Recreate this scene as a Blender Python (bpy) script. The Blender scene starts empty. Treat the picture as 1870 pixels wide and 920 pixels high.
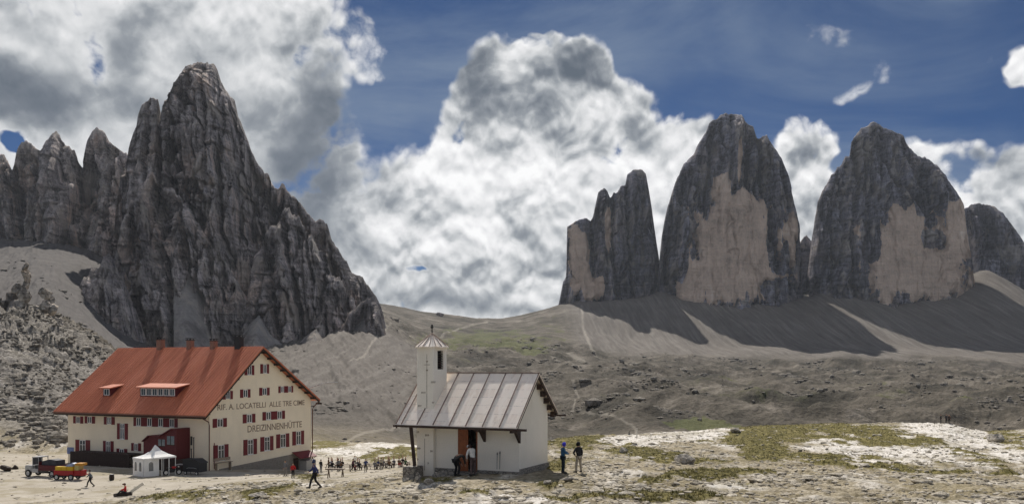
import bpy, bmesh, math, random
import numpy as np
from mathutils import Vector, Matrix, Euler
R = math.radians
F = 1619.0          # focal length in photo pixels
HY = 670.0          # row of the horizon in the photo
CX = 935.0
SUN_EL = R(43); SUN_AZ = R(-7.0)      # azimuth measured from +Y towards +X
scene = bpy.context.scene
COL = scene.collection

def P(px, py, d):
    """point seen at photo pixel (px,py) at distance d along +Y"""
    return Vector(((px - CX) / F * d, d, (HY - py) / F * d))

# ---------------------------------------------------------------- noise
_rng = np.random.RandomState(7)
_perm = _rng.permutation(256).astype(np.int32)
_perm = np.concatenate([_perm, _perm, _perm])
_ang = _rng.rand(256) * 2 * np.pi
_gx = np.cos(_ang).astype(np.float32); _gy = np.sin(_ang).astype(np.float32)

def perlin(x, y, seed=0):
    x = np.asarray(x, np.float32) + np.float32(seed * 17.31); y = np.asarray(y, np.float32) + np.float32(seed * 9.77)
    xi = np.floor(x).astype(np.int32); yi = np.floor(y).astype(np.int32)
    xf = x - xi; yf = y - yi
    u = xf * xf * xf * (xf * (xf * 6 - 15) + 10); v = yf * yf * yf * (yf * (yf * 6 - 15) + 10)
    xi &= 255; yi &= 255
    def g(ix, iy, fx, fy):
        h = _perm[_perm[(ix & 255)] + (iy & 255)]
        return _gx[h] * fx + _gy[h] * fy
    n00 = g(xi, yi, xf, yf); n10 = g(xi + 1, yi, xf - 1, yf)
    n01 = g(xi, yi + 1, xf, yf - 1); n11 = g(xi + 1, yi + 1, xf - 1, yf - 1)
    a = n00 + u * (n10 - n00); b = n01 + u * (n11 - n01)
    return (a + v * (b - a)) * 1.5

def fbm(x, y, octv=5, gain=0.5, lac=2.03, seed=0):
    s = 0; a = 1.0; t = 0; f = 1.0
    for o in range(octv):
        s = s + a * perlin(x * f, y * f, seed + o * 3); t += a; a *= gain; f *= lac
    return s / t

def ridged(x, y, octv=5, gain=0.5, lac=2.1, seed=0):
    s = 0; a = 1.0; t = 0; f = 1.0
    for o in range(octv):
        n = 1 - np.abs(perlin(x * f, y * f, seed + o * 5)) * 1.6
        s = s + a * n; t += a; a *= gain; f *= lac
    return s / t

def sstep(a, b, x):
    t = np.clip((x - a) / (b - a + 1e-9), 0, 1); return t * t * (3 - 2 * t)

# ---------------------------------------------------------------- objects
def tag(o, label=None, cat=None, group=None, kind=None):
    if label: o['label'] = label
    if cat: o['category'] = cat
    if group: o['group'] = group
    if kind: o['kind'] = kind
    return o

def empty(name, loc, rz=0, label=None, cat=None, group=None):
    o = bpy.data.objects.new(name, None); COL.objects.link(o)
    o.empty_display_size = 0.2
    o.location = loc; o.rotation_euler = (0, 0, rz)
    return tag(o, label, cat, group)

def link(name, me, parent=None):
    o = bpy.data.objects.new(name, me); COL.objects.link(o)
    if parent: o.parent = parent
    return o

def np_mesh(name, V, Fc, mat=None, smooth=True, cols=None):
    me = bpy.data.meshes.new(name)
    V = np.asarray(V, np.float32); Fc = np.asarray(Fc, np.int32)
    n = len(V); m = len(Fc); k = Fc.shape[1]
    me.vertices.add(n); me.vertices.foreach_set('co', V.ravel())
    me.loops.add(m * k); me.loops.foreach_set('vertex_index', Fc.ravel())
    me.polygons.add(m)
    me.polygons.foreach_set('loop_start', np.arange(0, m * k, k, dtype=np.int32))
    me.polygons.foreach_set('loop_total', np.full(m, k, np.int32))
    me.update(calc_edges=True)
    me.polygons.foreach_set('use_smooth', np.full(m, smooth))
    if cols:
        for cn, arr in cols.items():
            a = me.attributes.new(cn, 'FLOAT', 'POINT'); a.data.foreach_set('value', np.asarray(arr, np.float32).ravel())
    if mat: me.materials.append(mat)
    return me

def grid_faces(nr, nc):
    i = np.arange(nr - 1)[:, None] * nc + np.arange(nc - 1)[None, :]
    i = i.ravel()
    return np.stack([i, i + 1, i + nc + 1, i + nc], 1)

class MB:
    """collects shapes; build() links them as ONE mesh object"""
    def __init__(s): s.bm = bmesh.new()
    def box(s, c, size, rot=None, taper=1.0, bevel=0):
        mtx = Matrix.Translation(Vector(c)) @ (rot.to_4x4() if rot else Matrix.Identity(4))
        r = bmesh.ops.create_cube(s.bm, size=1)
        for v in r['verts']:
            t = taper if v.co.z > 0 else 1
            v.co = mtx @ Vector((v.co.x * size[0] * t, v.co.y * size[1] * t, v.co.z * size[2]))
        if bevel:
            es = list({e for v in r['verts'] for e in v.link_edges})
            bmesh.ops.bevel(s.bm, geom=es, offset=bevel, segments=2, affect='EDGES')
        return s
    def box2(s, a, b, bevel=0):
        a = Vector(a); b = Vector(b)
        return s.box((a + b) / 2, [abs(b[i] - a[i]) for i in range(3)], bevel=bevel)
    def tube(s, pts, r, n=8, caps=True):
        pts = [Vector(p) for p in pts]
        rs = r if isinstance(r, (list, tuple)) else [r] * len(pts)
        rings = []
        up = Vector((0, 0, 1))
        for i, p in enumerate(pts):
            d = (pts[min(i + 1, len(pts) - 1)] - pts[max(i - 1, 0)]).normalized()
            a = d.cross(up)
            if a.length < 0.15: a = d.cross(Vector((1, 0, 0)))
            a.normalize(); b = d.cross(a)
            rings.append([s.bm.verts.new(p + (a * math.cos(t) + b * math.sin(t)) * rs[i]) for t in [2 * math.pi * k / n for k in range(n)]])
        for i in range(len(rings) - 1):
            for k in range(n):
                s.bm.faces.new((rings[i][k], rings[i][(k + 1) % n], rings[i + 1][(k + 1) % n], rings[i + 1][k]))
        if caps:
            s.bm.faces.new(rings[0][::-1]); s.bm.faces.new(rings[-1])
        return s
    def bar(s, a, b, w, h):
        """rectangular bar from a to b, width w (horizontal), height h"""
        a = Vector(a); b = Vector(b); d = b - a
        L = d.length; q = d.to_track_quat('X', 'Z').to_matrix()
        return s.box((a + b) / 2, (L, w, h), q)
    def poly(s, pts, ext=None):
        """polygon, optionally extruded by vector ext"""
        vs = [s.bm.verts.new(Vector(p)) for p in pts]
        f = s.bm.faces.new(vs)
        if ext is not None:
            ws = [s.bm.verts.new(Vector(p) + Vector(ext)) for p in pts]
            s.bm.faces.new(ws[::-1])
            n = len(vs)
            for i in range(n):
                s.bm.faces.new((vs[i], vs[(i + 1) % n], ws[(i + 1) % n], ws[i]))
        return s
    def sphere(s, c, r, sc=(1, 1, 1), u=12, v=8):
        q = bmesh.ops.create_uvsphere(s.bm, u_segments=u, v_segments=v, radius=1)
        for w in q['verts']:
            w.co = Vector(c) + Vector((w.co.x * r * sc[0], w.co.y * r * sc[1], w.co.z * r * sc[2]))
        return s
    def blob(s, c, size, seed=0, sub=2, rough=0.25):
        q = bmesh.ops.create_icosphere(s.bm, subdivisions=sub, radius=1)
        rd = random.Random(seed)
        ks = [Vector((rd.uniform(-1, 1), rd.uniform(-1, 1), rd.uniform(-1, 1))).normalized() for _ in range(9)]
        of = [rd.uniform(0.45, 0.85) for _ in ks]
        for w in q['verts']:
            d = w.co.normalized(); m = 1.0
            for k, o in zip(ks, of):
                t = d.dot(k)
                if t > 0.05: m = min(m, (1 - rough * (1 - o)) * max(o, 1 - rough) / max(t, 0.05) * 1.1)
            m *= 1 + rd.uniform(-.06, .06)
            w.co = Vector(c) + Vector((d.x * m * size[0], d.y * m * size[1], d.z * m * size[2]))
        return s
    def cyl(s, c, r, h, axis='Z', n=16, r2=None):
        ax = {'X': Vector((1, 0, 0)), 'Y': Vector((0, 1, 0)), 'Z': Vector((0, 0, 1))}[axis] if isinstance(axis, str) else Vector(axis).normalized()
        c = Vector(c); return s.tube([c - ax * h / 2, c + ax * h / 2], [r, r if r2 is None else r2], n)
    def build(s, name, mat, parent=None, smooth=False, mtx=None):
        bmesh.ops.recalc_face_normals(s.bm, faces=s.bm.faces)
        me = bpy.data.meshes.new(name)
        if mtx is not None: s.bm.transform(mtx)
        s.bm.to_mesh(me); s.bm.free()
        if smooth:
            for p in me.polygons: p.use_smooth = True
        if mat:
            for m_ in (mat if isinstance(mat, (list, tuple)) else [mat]): me.materials.append(m_)
        return link(name, me, parent)

# ---------------------------------------------------------------- node helpers
class NT:
    def __init__(s, tree): s.t = tree; s.n = tree.nodes; s.l = tree.links
    def node(s, typ, **kw):
        n = s.n.new(typ)
        for k, v in kw.items(): setattr(n, k, v)
        return n
    def put(s, sock, v):
        if hasattr(v, 'is_output'): s.l.new(v, sock)
        else: sock.default_value = v
    def math(s, op, a, b=None, c=None, clamp=False):
        n = s.node('ShaderNodeMath', operation=op); n.use_clamp = clamp
        s.put(n.inputs[0], a)
        if b is not None: s.put(n.inputs[1], b)
        if c is not None: s.put(n.inputs[2], c)
        return n.outputs[0]
    def add(s, a, b): return s.math('ADD', a, b)
    def sub(s, a, b): return s.math('SUBTRACT', a, b)
    def mul(s, a, b): return s.math('MULTIPLY', a, b)
    def vmath(s, op, a, b=None, scale=None):
        n = s.node('ShaderNodeVectorMath', operation=op)
        s.put(n.inputs[0], a)
        if b is not None: s.put(n.inputs[1], b)
        if scale is not None: s.put(n.inputs['Scale'], scale)
        return n.outputs['Value'] if op in ('LENGTH', 'DOT_PRODUCT') else n.outputs[0]
    def noise(s, vec, scale, detail=4, rough=0.55, dist=0.0, typ='FBM', col=False, w=None):
        n = s.node('ShaderNodeTexNoise'); n.noise_type = typ
        if w is not None: n.noise_dimensions = '4D'; n.inputs['W'].default_value = w
        s.put(n.inputs['Vector'], vec); n.inputs['Scale'].default_value = scale
        n.inputs['Detail'].default_value = detail; n.inputs['Roughness'].default_value = rough
        n.inputs['Distortion'].default_value = dist
        return n.outputs['Color' if col else 'Fac']
    def smooth(s, x, a, b, c=0.0, d=1.0):
        n = s.node('ShaderNodeMapRange', interpolation_type='SMOOTHSTEP')
        s.put(n.inputs[0], x); n.inputs[1].default_value = a; n.inputs[2].default_value = b
        n.inputs[3].default_value = c; n.inputs[4].default_value = d
        return n.outputs[0]
    def lin(s, x, a, b, c=0.0, d=1.0):
        n = s.node('ShaderNodeMapRange')
        s.put(n.inputs[0], x); n.inputs[1].default_value = a; n.inputs[2].default_value = b
        n.inputs[3].default_value = c; n.inputs[4].default_value = d
        return n.outputs[0]
    def mix(s, f, a, b, blend='MIX'):
        n = s.node('ShaderNodeMix', data_type='RGBA', blend_type=blend)
        s.put(n.inputs[0], f)
        for i, v in ((6, a), (7, b)):
            if isinstance(v, tuple) and len(v) == 3: v = v + (1,)
            s.put(n.inputs[i], v)
        return n.outputs[2]
    def ramp(s, f, stops, interp='LINEAR'):
        n = s.node('ShaderNodeValToRGB'); cr = n.color_ramp; cr.interpolation = interp
        while len(cr.elements) < len(stops): cr.elements.new(0.5)
        for e, (p, c) in zip(cr.elements, stops):
            e.position = p; e.color = tuple(c) + (1,) if len(c) == 3 else c
        s.put(n.inputs[0], f); return n.outputs[0]
    def mapping(s, vec, scale=(1, 1, 1), rot=(0, 0, 0), loc=(0, 0, 0)):
        n = s.node('ShaderNodeMapping'); s.put(n.inputs[0], vec)
        n.inputs[1].default_value = loc; n.inputs[2].default_value = rot; n.inputs[3].default_value = scale
        return n.outputs[0]

def mat(name):
    m = bpy.data.materials.new(name); m.use_nodes = True
    nt = NT(m.node_tree); b = m.node_tree.nodes['Principled BSDF']
    return m, nt, b

def bump(nt, b, h, strength, dist):
    n = nt.node('ShaderNodeBump'); n.inputs['Strength'].default_value = strength
    n.inputs['Distance'].default_value = dist
    nt.put(n.inputs['Height'], h); nt.l.new(n.outputs[0], b.inputs['Normal'])

_mc = {}
def paint(name, col, rough=0.7, metal=0.0, var=0.18, scale=6.0, spec=0.3):
    """painted / plain surface with uneven tone, dirt and a little bump"""
    if name in _mc: return _mc[name]
    m, nt, b = mat(name)
    tc = nt.node('ShaderNodeTexCoord').outputs['Object']
    n1 = nt.noise(tc, scale, 6, 0.62); n2 = nt.noise(tc, scale * 9, 3, 0.6)
    f = nt.add(nt.mul(n1, 0.7), nt.mul(n2, 0.3))
    f = nt.smooth(f, 0.3, 0.7)
    lo = tuple(c * (1 - var) for c in col); hi = tuple(min(1, c * (1 + var * .6)) for c in col)
    nt.l.new(nt.mix(f, lo, hi), b.inputs['Base Color'])
    b.inputs['Roughness'].default_value = rough; b.inputs['Metallic'].default_value = metal
    b.inputs['Specular IOR Level'].default_value = spec
    _mc[name] = m
    return m
# ================================================================ figures (built first, placed later)
def skin_mesh(verts, edges, radii, root=0, sub=2):
    me = bpy.data.meshes.new('tmp_skin'); me.from_pydata([tuple(v) for v in verts], edges, [])
    o = bpy.data.objects.new('tmp_skin', me); COL.objects.link(o)
    m = o.modifiers.new('s', 'SKIN'); m.use_smooth_shade = True; m.branch_smoothing = .3
    sv = me.skin_vertices[0].data
    for i, r in enumerate(radii):
        sv[i].radius = r if isinstance(r, tuple) else (r, r); sv[i].use_root = (i == root)
    s = o.modifiers.new('u', 'SUBSURF'); s.levels = sub; s.render_levels = sub
    dg = bpy.context.evaluated_depsgraph_get(); dg.update()
    out = bpy.data.meshes.new_from_object(o.evaluated_get(dg))
    bpy.data.objects.remove(o); bpy.data.meshes.remove(me)
    return out

def pose_joints(pose):
    J = dict(pelvis=(0, 0, .93), waist=(0, .0, 1.10), chest=(0, .0, 1.32), neck=(0, .0, 1.49), chin=(0, .02, 1.56), head=(0, .025, 1.65), top=(0, .015, 1.735))
    for s, n in ((-1, 'l'), (1, 'r')):
        J['sh' + n] = (s * .185, 0, 1.415); J['el' + n] = (s * .235, -.03, 1.14); J['wr' + n] = (s * .24, .05, .90); J['ha' + n] = (s * .235, .08, .82)
        J['hi' + n] = (s * .095, 0, .90); J['kn' + n] = (s * .11, .025, .50); J['an' + n] = (s * .12, -.01, .09); J['to' + n] = (s * .135, .15, .045)
    V_ = lambda x: Vector(x)
    def rot_upper(deg, keys=None, piv=(0, 0, .93), ax='X'):
        M = Matrix.Rotation(R(deg), 3, ax)
        for k in J:
            if (keys is None and k[:2] not in ('hi', 'kn', 'an', 'to')) or (keys and k in keys): J[k] = tuple(M @ (V_(J[k]) - V_(piv)) + V_(piv))
    if pose == 'walk':
        J.update(knl=(-.10, .22, .52), anl=(-.10, .30, .12), tol=(-.10, .45, .10), knr=(.10, -.02, .49), anr=(.10, -.34, .14), tor=(.10, -.22, .05),
                 elr=(.25, .16, 1.17), wrr=(.22, .34, 1.04), har=(.21, .41, 1.0), ell=(-.25, -.18, 1.16), wrl=(-.24, -.22, .92), hal=(-.235, -.21, .84))
        rot_upper(-6)
    elif pose == 'stand': J.update(ell=(-.30, -.02, 1.16), wrl=(-.22, .16, 1.0), hal=(-.17, .23, .98))
    elif pose == 'hip':      # hand on the hip, legs apart
        J.update(ell=(-.42, -.06, 1.16), wrl=(-.22, .05, 1.02), hal=(-.16, .07, 1.0), anl=(-.20, 0, .09), tol=(-.24, .15, .045), knl=(-.16, .02, .5), anr=(.17, 0, .09), tor=(.22, .14, .045), knr=(.14, .02, .5))
        rot_upper(-4)
    elif pose == 'show':     # holding something in front and looking down at it
        J.update(ell=(-.24, .12, 1.16), wrl=(-.14, .34, 1.20), hal=(-.11, .41, 1.22), elr=(.24, .10, 1.15), wrr=(.15, .32, 1.12), har=(.12, .40, 1.13), chin=(0, .06, 1.55), head=(0, .09, 1.63), top=(0, .10, 1.715))
    elif pose == 'lean':     # bent a little forward, reaching down
        J.update(elr=(.27, .20, 1.22), wrr=(.22, .36, 1.02), har=(.21, .42, .96), ell=(-.27, .12, 1.17), wrl=(-.22, .26, .98), hal=(-.20, .32, .92))
        rot_upper(-20); J.update(head=(0, .34, 1.52), top=(0, .36, 1.61), chin=(0, .32, 1.44))
    elif pose == 'bend':     # stooped low, back rounded
        rot_upper(-58)
        J.update(pelvis=(0, -.12, .90), waist=(0, -.02, 1.06), chest=(0, .20, 1.16), neck=(0, .38, 1.14), chin=(0, .45, 1.08), head=(0, .50, 1.02), top=(0, .57, .95),
                 shl=(-.18, .32, 1.12), shr=(.18, .32, 1.12), ell=(-.22, .40, .84), elr=(.22, .40, .84), wrl=(-.15, .52, .64), wrr=(.15, .52, .64), hal=(-.13, .56, .56), har=(.13, .56, .56),
                 hil=(-.095, -.12, .87), hir=(.095, -.12, .87), knl=(-.12, .10, .50), knr=(.12, .10, .50))
    elif pose == 'sit':      # seat height .45
        for k in list(J): x, y, z = J[k]; J[k] = (x, y, z - .41) if k[:2] not in ('kn', 'an', 'to') else J[k]
        J.update(hil=(-.095, .02, .52), hir=(.095, .02, .52), knl=(-.13, .44, .52), knr=(.13, .44, .52), anl=(-.13, .42, .09), anr=(.13, .42, .09), tol=(-.14, .58, .045), tor=(.14, .58, .045),
                 ell=(-.26, .08, .76), wrl=(-.18, .30, .70), hal=(-.15, .38, .69), elr=(.26, .08, .76), wrr=(.18, .30, .70), har=(.15, .38, .69))
    elif pose == 'sitlow':   # sitting on a low seat, legs stretched
        for k in list(J): x, y, z = J[k]; J[k] = (x, y, z - .60) if k[:2] not in ('kn', 'an', 'to') else J[k]
        J.update(hil=(-.095, .02, .33), hir=(.095, .02, .33), knl=(-.14, .42, .46), knr=(.14, .40, .50), anl=(-.14, .74, .09), anr=(.14, .66, .09), tol=(-.15, .88, .10), tor=(.15, .80, .08),
                 ell=(-.26, .10, .60), wrl=(-.18, .34, .55), hal=(-.15, .42, .54), elr=(.26, .10, .60), wrr=(.18, .34, .55), har=(.15, .42, .54), chin=(0, .05, .95), head=(0, .07, 1.03), top=(0, .07, 1.11))
    return {k: Vector(v) for k, v in J.items()}

def dress(J, keys_edges, rad, extra_sub=2):
    ks = []
    for a, b in keys_edges:
        for k in (a, b):
            if k not in ks: ks.append(k)
    ix = {k: i for i, k in enumerate(ks)}
    return skin_mesh([J[k] for k in ks], [(ix[a], ix[b]) for a, b in keys_edges], [rad[k] for k in ks], 0, extra_sub)

def person_template(pose, sub=2):
    J = pose_joints(pose)
    arms = [e for n in 'lr' for e in (('chest', 'sh' + n), ('sh' + n, 'el' + n), ('el' + n, 'wr' + n))]
    legs = [e for n in 'lr' for e in (('pelvis', 'hi' + n), ('hi' + n, 'kn' + n), ('kn' + n, 'an' + n))]
    spine = [('pelvis', 'waist'), ('waist', 'chest')]
    E = spine + [('chest', 'neck'), ('neck', 'chin'), ('chin', 'head'), ('head', 'top')] + arms + [('wr' + n, 'ha' + n) for n in 'lr'] + legs + [('an' + n, 'to' + n) for n in 'lr']
    r = dict(pelvis=(.125, .10), waist=(.12, .09), chest=(.135, .10), neck=.055, chin=.066, head=.092, top=.060)
    for n in 'lr':
        r.update({'sh' + n: .058, 'el' + n: .042, 'wr' + n: (.030, .026), 'ha' + n: (.036, .02), 'hi' + n: .083, 'kn' + n: .058, 'an' + n: .042, 'to' + n: (.036, .028)})
    body = dress(J, E, r, sub)
    mb = MB(); mb.bm.from_mesh(body); bpy.data.meshes.remove(body)
    hd = J['head']; up = (J['top'] - J['chin']).normalized(); side = Vector((1, 0, 0)); fw = side.cross(up).normalized() * -1
    if fw.y < 0 and pose != 'bend': fw = -fw
    mb.tube([hd + up * .02 + fw * .085, hd - up * .025 + fw * .108, hd - up * .035 + fw * .085], [.009, .015, .008], 6)
    for s in (-1, 1):
        mb.sphere(hd + side * s * .086, .024, (.5, .8, 1.2), 8, 6)
        mb.sphere(hd + side * s * .032 + fw * .084 + up * .012, .011, u=6, v=5)
    mb.bar(hd - up * .058 + fw * .078 - side * .022, hd - up * .058 + fw * .078 + side * .022, .012, .008)
    for n, s in (('l', -1), ('r', 1)):        # hands: palm comes from the skin, fingers are chains rooted in it
        w = J['wr' + n]; h = J['ha' + n]; d = (h - w).normalized(); ax = d.cross(Vector((0, 0, 1)) if abs(d.z) < .8 else Vector((0, 1, 0))).normalized(); nn = d.cross(ax).normalized()
        for k, (o_, L_) in enumerate(((-.028, .060), (-.010, .074), (.010, .070), (.028, .056))):
            b0 = h + ax * o_ + d * .005
            mb.tube([b0, b0 + d * L_ * .5 + nn * .005, b0 + d * L_ * .9 + nn * .022], [.0095, .0085, .006], 6)
        mb.tube([w + d * .03 + ax * s * .02, w + d * .05 + ax * s * .05, w + d * .085 + ax * s * .058], [.012, .010, .007], 6)
    me_b = bpy.data.meshes.new('body'); mb.bm.to_mesh(me_b); mb.bm.free()
    for p in me_b.polygons: p.use_smooth = True
    jr = dict(pelvis=(.165, .135), waist=(.16, .125), chest=(.165, .13), neck=(.085, .08))
    for n in 'lr': jr.update({'sh' + n: .080, 'el' + n: .060, 'wr' + n: .048})
    J2 = dict(J); J2['pelvis'] = J['pelvis'] - (J['waist'] - J['pelvis']) * .25
    jk = dress(J2, spine + [('chest', 'neck')] + arms, jr, sub)
    tr = dict(pelvis=(.140, .115))
    for n in 'lr': tr.update({'hi' + n: .100, 'kn' + n: .075, 'an' + n: .062})
    tz = dress(J, legs, tr, sub)
    shoes = []
    for n in 'lr':
        a = J['an' + n]; t = J['to' + n]; d = (t - a); d.z = 0; d.normalize()
        s_ = MB(); s_.tube([a + Vector((0, 0, .03)) - d * .03, a - Vector((0, 0, .02)) - d * .02, a * .35 + t * .65 - Vector((0, 0, .0)), t + d * .06], [.050, .058, .048, .034], 8)
        for v in s_.bm.verts: v.co.z = max(v.co.z, min(a.z, t.z) - .075 if min(a.z, t.z) > .08 else 0.0)
        m_ = bpy.data.meshes.new('shoe'); s_.bm.to_mesh(m_); s_.bm.free(); shoes.append(m_)
    hair = MB(); hair.sphere(hd + up * .022 - fw * .022, .104, (1.0, 1.05, 1.04), 14, 10)
    hm = bpy.data.meshes.new('hair')
    for v in list(hair.bm.verts):
        p = v.co - hd
        if p.dot(fw) > .045 and p.dot(up) < .055: v.co -= fw * .05
    hair.bm.to_mesh(hm); hair.bm.free()
    hood = MB(); hood.sphere(hd + up * .012 - fw * .012, .128, (1.0, 1.0, 1.1), 14, 10)
    for v in list(hood.bm.verts):
        p = v.co - hd
        if p.dot(fw) > .06: v.co -= fw * min(.07, (p.dot(fw) - .06) * 1.5)
    hdm = bpy.data.meshes.new('hood'); hood.bm.to_mesh(hdm); hood.bm.free()
    cap = MB(); cap.sphere(hd + up * .045, .108, (1, 1.05, .75), 14, 8); cap.tube([hd + up * .05, hd + up * .035 + fw * .17], [.085, .05], 8)
    cpm = bpy.data.meshes.new('cap'); cap.bm.to_mesh(cpm); cap.bm.free()
    for m_ in (jk, tz, hm, hdm, cpm, *shoes):
        for p in m_.polygons: p.use_smooth = True
    return dict(body=me_b, jacket=jk, trousers=tz, shoes=shoes, hair=hm, hood=hdm, cap=cpm, J=J)

POSES = {}
def template(pose, sub=2):
    if (pose, sub) not in POSES: POSES[(pose, sub)] = person_template(pose, sub)
    return POSES[(pose, sub)]
SKIN = paint('skin', (.50, .30, .21), .55, var=.08)
def cloth(col, nm=None):
    return paint('cloth_%02d_%02d_%02d' % tuple(int(c * 99) for c in col), col, .85, var=.3, scale=5)
def person(loc, heading, pose, label, jacket, trousers, head=('hair', (.06, .04, .03)), shoes=(.05, .045, .04), scale=1.0, group=None, sub=2, lift=0):
    """heading in degrees: 0 looks away from the camera (+Y), 90 looks right (+X)"""
    T = template(pose, sub)
    o = empty('person', (loc[0], loc[1], loc[2] + lift), R(-heading), label, 'person', group); o.scale = (scale,) * 3
    def add(name, me, m):
        c = link(name, me, o)
        if not me.materials: me.materials.append(None)
        c.material_slots[0].link = 'OBJECT'; c.material_slots[0].material = m; return c
    add('body', T['body'], SKIN); add('jacket', T['jacket'], cloth(jacket)); add('trousers', T['trousers'], cloth(trousers))
    for s in T['shoes']: add('shoe', s, cloth(shoes))
    add(head[0], T[head[0]], cloth(head[1]))
    if head[0] != 'hair': add('hair', T['hair'], cloth((.05, .035, .03)))
    return o
for _p in ('walk', 'stand', 'hip', 'show', 'lean', 'bend', 'sit', 'sitlow'): template(_p)
template('sit', 1); template('stand', 1); template('walk', 1)
# ================================================================ camera, sun, sky
cam_d = bpy.data.cameras.new('camera'); cam = bpy.data.objects.new('camera', cam_d); COL.objects.link(cam)
cam.location = (0, 0, 0); cam.rotation_euler = (R(90), 0, 0)
cam_d.sensor_width = 36; cam_d.lens = 36 * F / 1870.0
cam_d.shift_y = (HY - 460) / 1870.0
cam_d.clip_start = 0.5; cam_d.clip_end = 20000
scene.camera = cam
sun_d = bpy.data.lights.new('sun', 'SUN'); sun_d.energy = 5.0; sun_d.angle = R(0.55); sun_d.color = (1.0, 0.94, 0.86)
sun = bpy.data.objects.new('sun', sun_d); COL.objects.link(sun)
sdir = Vector((math.sin(SUN_AZ) * math.cos(SUN_EL), math.cos(SUN_AZ) * math.cos(SUN_EL), math.sin(SUN_EL)))
sun.rotation_euler = sdir.to_track_quat('Z', 'Y').to_euler()

vs = scene.view_settings; vs.view_transform = 'Standard'; vs.look = 'None'; vs.exposure = 0.12; vs.gamma = 1
scene.cycles.use_denoising = True
scene.cycles.max_bounces = 5; scene.cycles.diffuse_bounces = 3; scene.cycles.glossy_bounces = 2
scene.cycles.volume_bounces = 0
scene.cycles.sample_clamp_indirect = 6

# cloud cover, as blobs in azimuth / elevation of the sky: (photo px, py, half width, half height, tilt deg, weight)
COVER = [
 (120, 40, 520, 230, 0, 1.0), (330, 250, 430, 290, 0, 1.0), (555, 420, 200, 350, 0, 1.0), (590, 140, 70, 60, 0, .8), (420, 20, 330, 200, 0, 1.0), (-40, 250, 250, 260, 0, .9),
 (665, 90, 105, 90, 40, 0.80), (725, 108, 70, 40, 15, 0.66), (985, 75, 70, 50, 0, .9), (560, 200, 90, 110, 0, .95), (600, 20, 90, 70, 0, .8),
 (930, 160, 150, 130, 0, 0.98), (1050, 150, 120, 115, 10, 0.98), (1130, 220, 130, 110, 30, .95), (1230, 290, 170, 130, 15, 1.0), (860, 240, 140, 110, -30, 0.9), (980, 250, 220, 120, 0, 1.0),
 (900, 430, 360, 240, 0, 1.15), (1000, 580, 620, 150, 0, 1.0), (740, 480, 210, 220, 0, 0.95), (1120, 420, 240, 210, 0, 1.0), (1330, 430, 160, 200, 0, .9),
 (740, 180, 48, 80, 15, 0.50),
 (1475, 275, 100, 78, 0, 0.85), (1480, 400, 130, 130, 0, 1.0), (1700, 310, 150, 100, 12, 0.85), (1850, 350, 140, 130, 0, 0.95),
 (1700, 460, 360, 180, 0, 1.0), (1480, 85, 120, 44, 8, 0.68), (1575, 82, 75, 34, 0, 0.60), (1560, 160, 105, 66, -15, 0.72), (1872, 112, 62, 64, 0, 0.85),
 (1605, 118, 34, 26, -50, 0.52), (1795, 98, 44, 22, 0, 0.52), (810, 38, 50, 24, 20, 0.52),
]
HOLES = [(760, 488, 50, 14, 0, 0.40), (8, 262, 50, 30, 20, .4)]
# grey undersides / thick parts
GREY = [
 (575, 300, 95, 270, 6, 1.05), (625, 400, 60, 150, 0, .5), (250, 165, 300, 48, 4, 0.70), (30, 165, 210, 75, 8, 1.1), (250, 75, 55, 80, 15, .65), (70, 50, 110, 45, 20, .45), (500, 400, 110, 150, 0, 0.75), (480, 190, 90, 60, 10, .5),
 (872, 150, 95, 75, 5, 1.05), (1040, 125, 110, 58, 8, 1.1), (955, 205, 170, 40, -12, .95), (1015, 225, 55, 50, 0, .8), (880, 225, 60, 40, 0, .5), (1180, 245, 90, 45, 25, .6), (1090, 245, 40, 50, 0, .5),
 (1080, 320, 120, 40, 25, .55), (940, 375, 90, 36, 0, .40), (760, 360, 60, 30, 0, .35), (1010, 480, 160, 45, 0, .55), (860, 555, 230, 34, 0, .65), (690, 555, 100, 45, 0, .55), (1240, 300, 60, 60, 0, .4), (1000, 560, 120, 30, 0, .5),
 (1472, 278, 58, 34, 5, 1.0), (1480, 365, 80, 40, 0, .5), (1650, 320, 110, 40, 8, .85), (1840, 400, 100, 55, 0, .95), (1760, 285, 60, 20, 20, .5), (1850, 330, 60, 25, 0, .4),
]
SOFT = [(300, 200, 430, 300, 0, 1.0), (560, 350, 170, 300, 0, 1.0), (60, 120, 260, 160, 0, 1.0), (860, 560, 300, 60, 0, .6)]
def az_el(px, py):
    x = (px - CX) / F; z = (HY - py) / F
    return math.atan(x), math.atan2(z, math.hypot(1, x))

world = bpy.data.worlds.new('World'); scene.world = world; world.use_nodes = True
wt = NT(world.node_tree)
for n in list(wt.n): wt.n.remove(n)

def blob_sum(nt, az, el, blobs, sharp=(1.15, 0.35), signed=1):
    tot = None
    for (px, py, w, h, rot, wt_) in blobs:
        a0, e0 = az_el(px, py)
        sw = w / F * math.cos(a0) ** 2; sh = h / F * math.cos(a0)
        c, s = math.cos(R(rot)), math.sin(R(rot))      # rot clockwise on the picture
        dx = nt.sub(az, a0); dy = nt.sub(el, e0)
        u = nt.add(nt.mul(dx, c / sw), nt.mul(dy, -s / sw))
        v = nt.add(nt.mul(dx, s / sh), nt.mul(dy, c / sh))
        r = nt.math('SQRT', nt.add(nt.mul(u, u), nt.mul(v, v)))
        m = nt.smooth(r, sharp[0], sharp[1], 0, wt_)
        tot = m if tot is None else nt.math('SMOOTH_MAX', tot, m, 0.25)
    return tot

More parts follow.
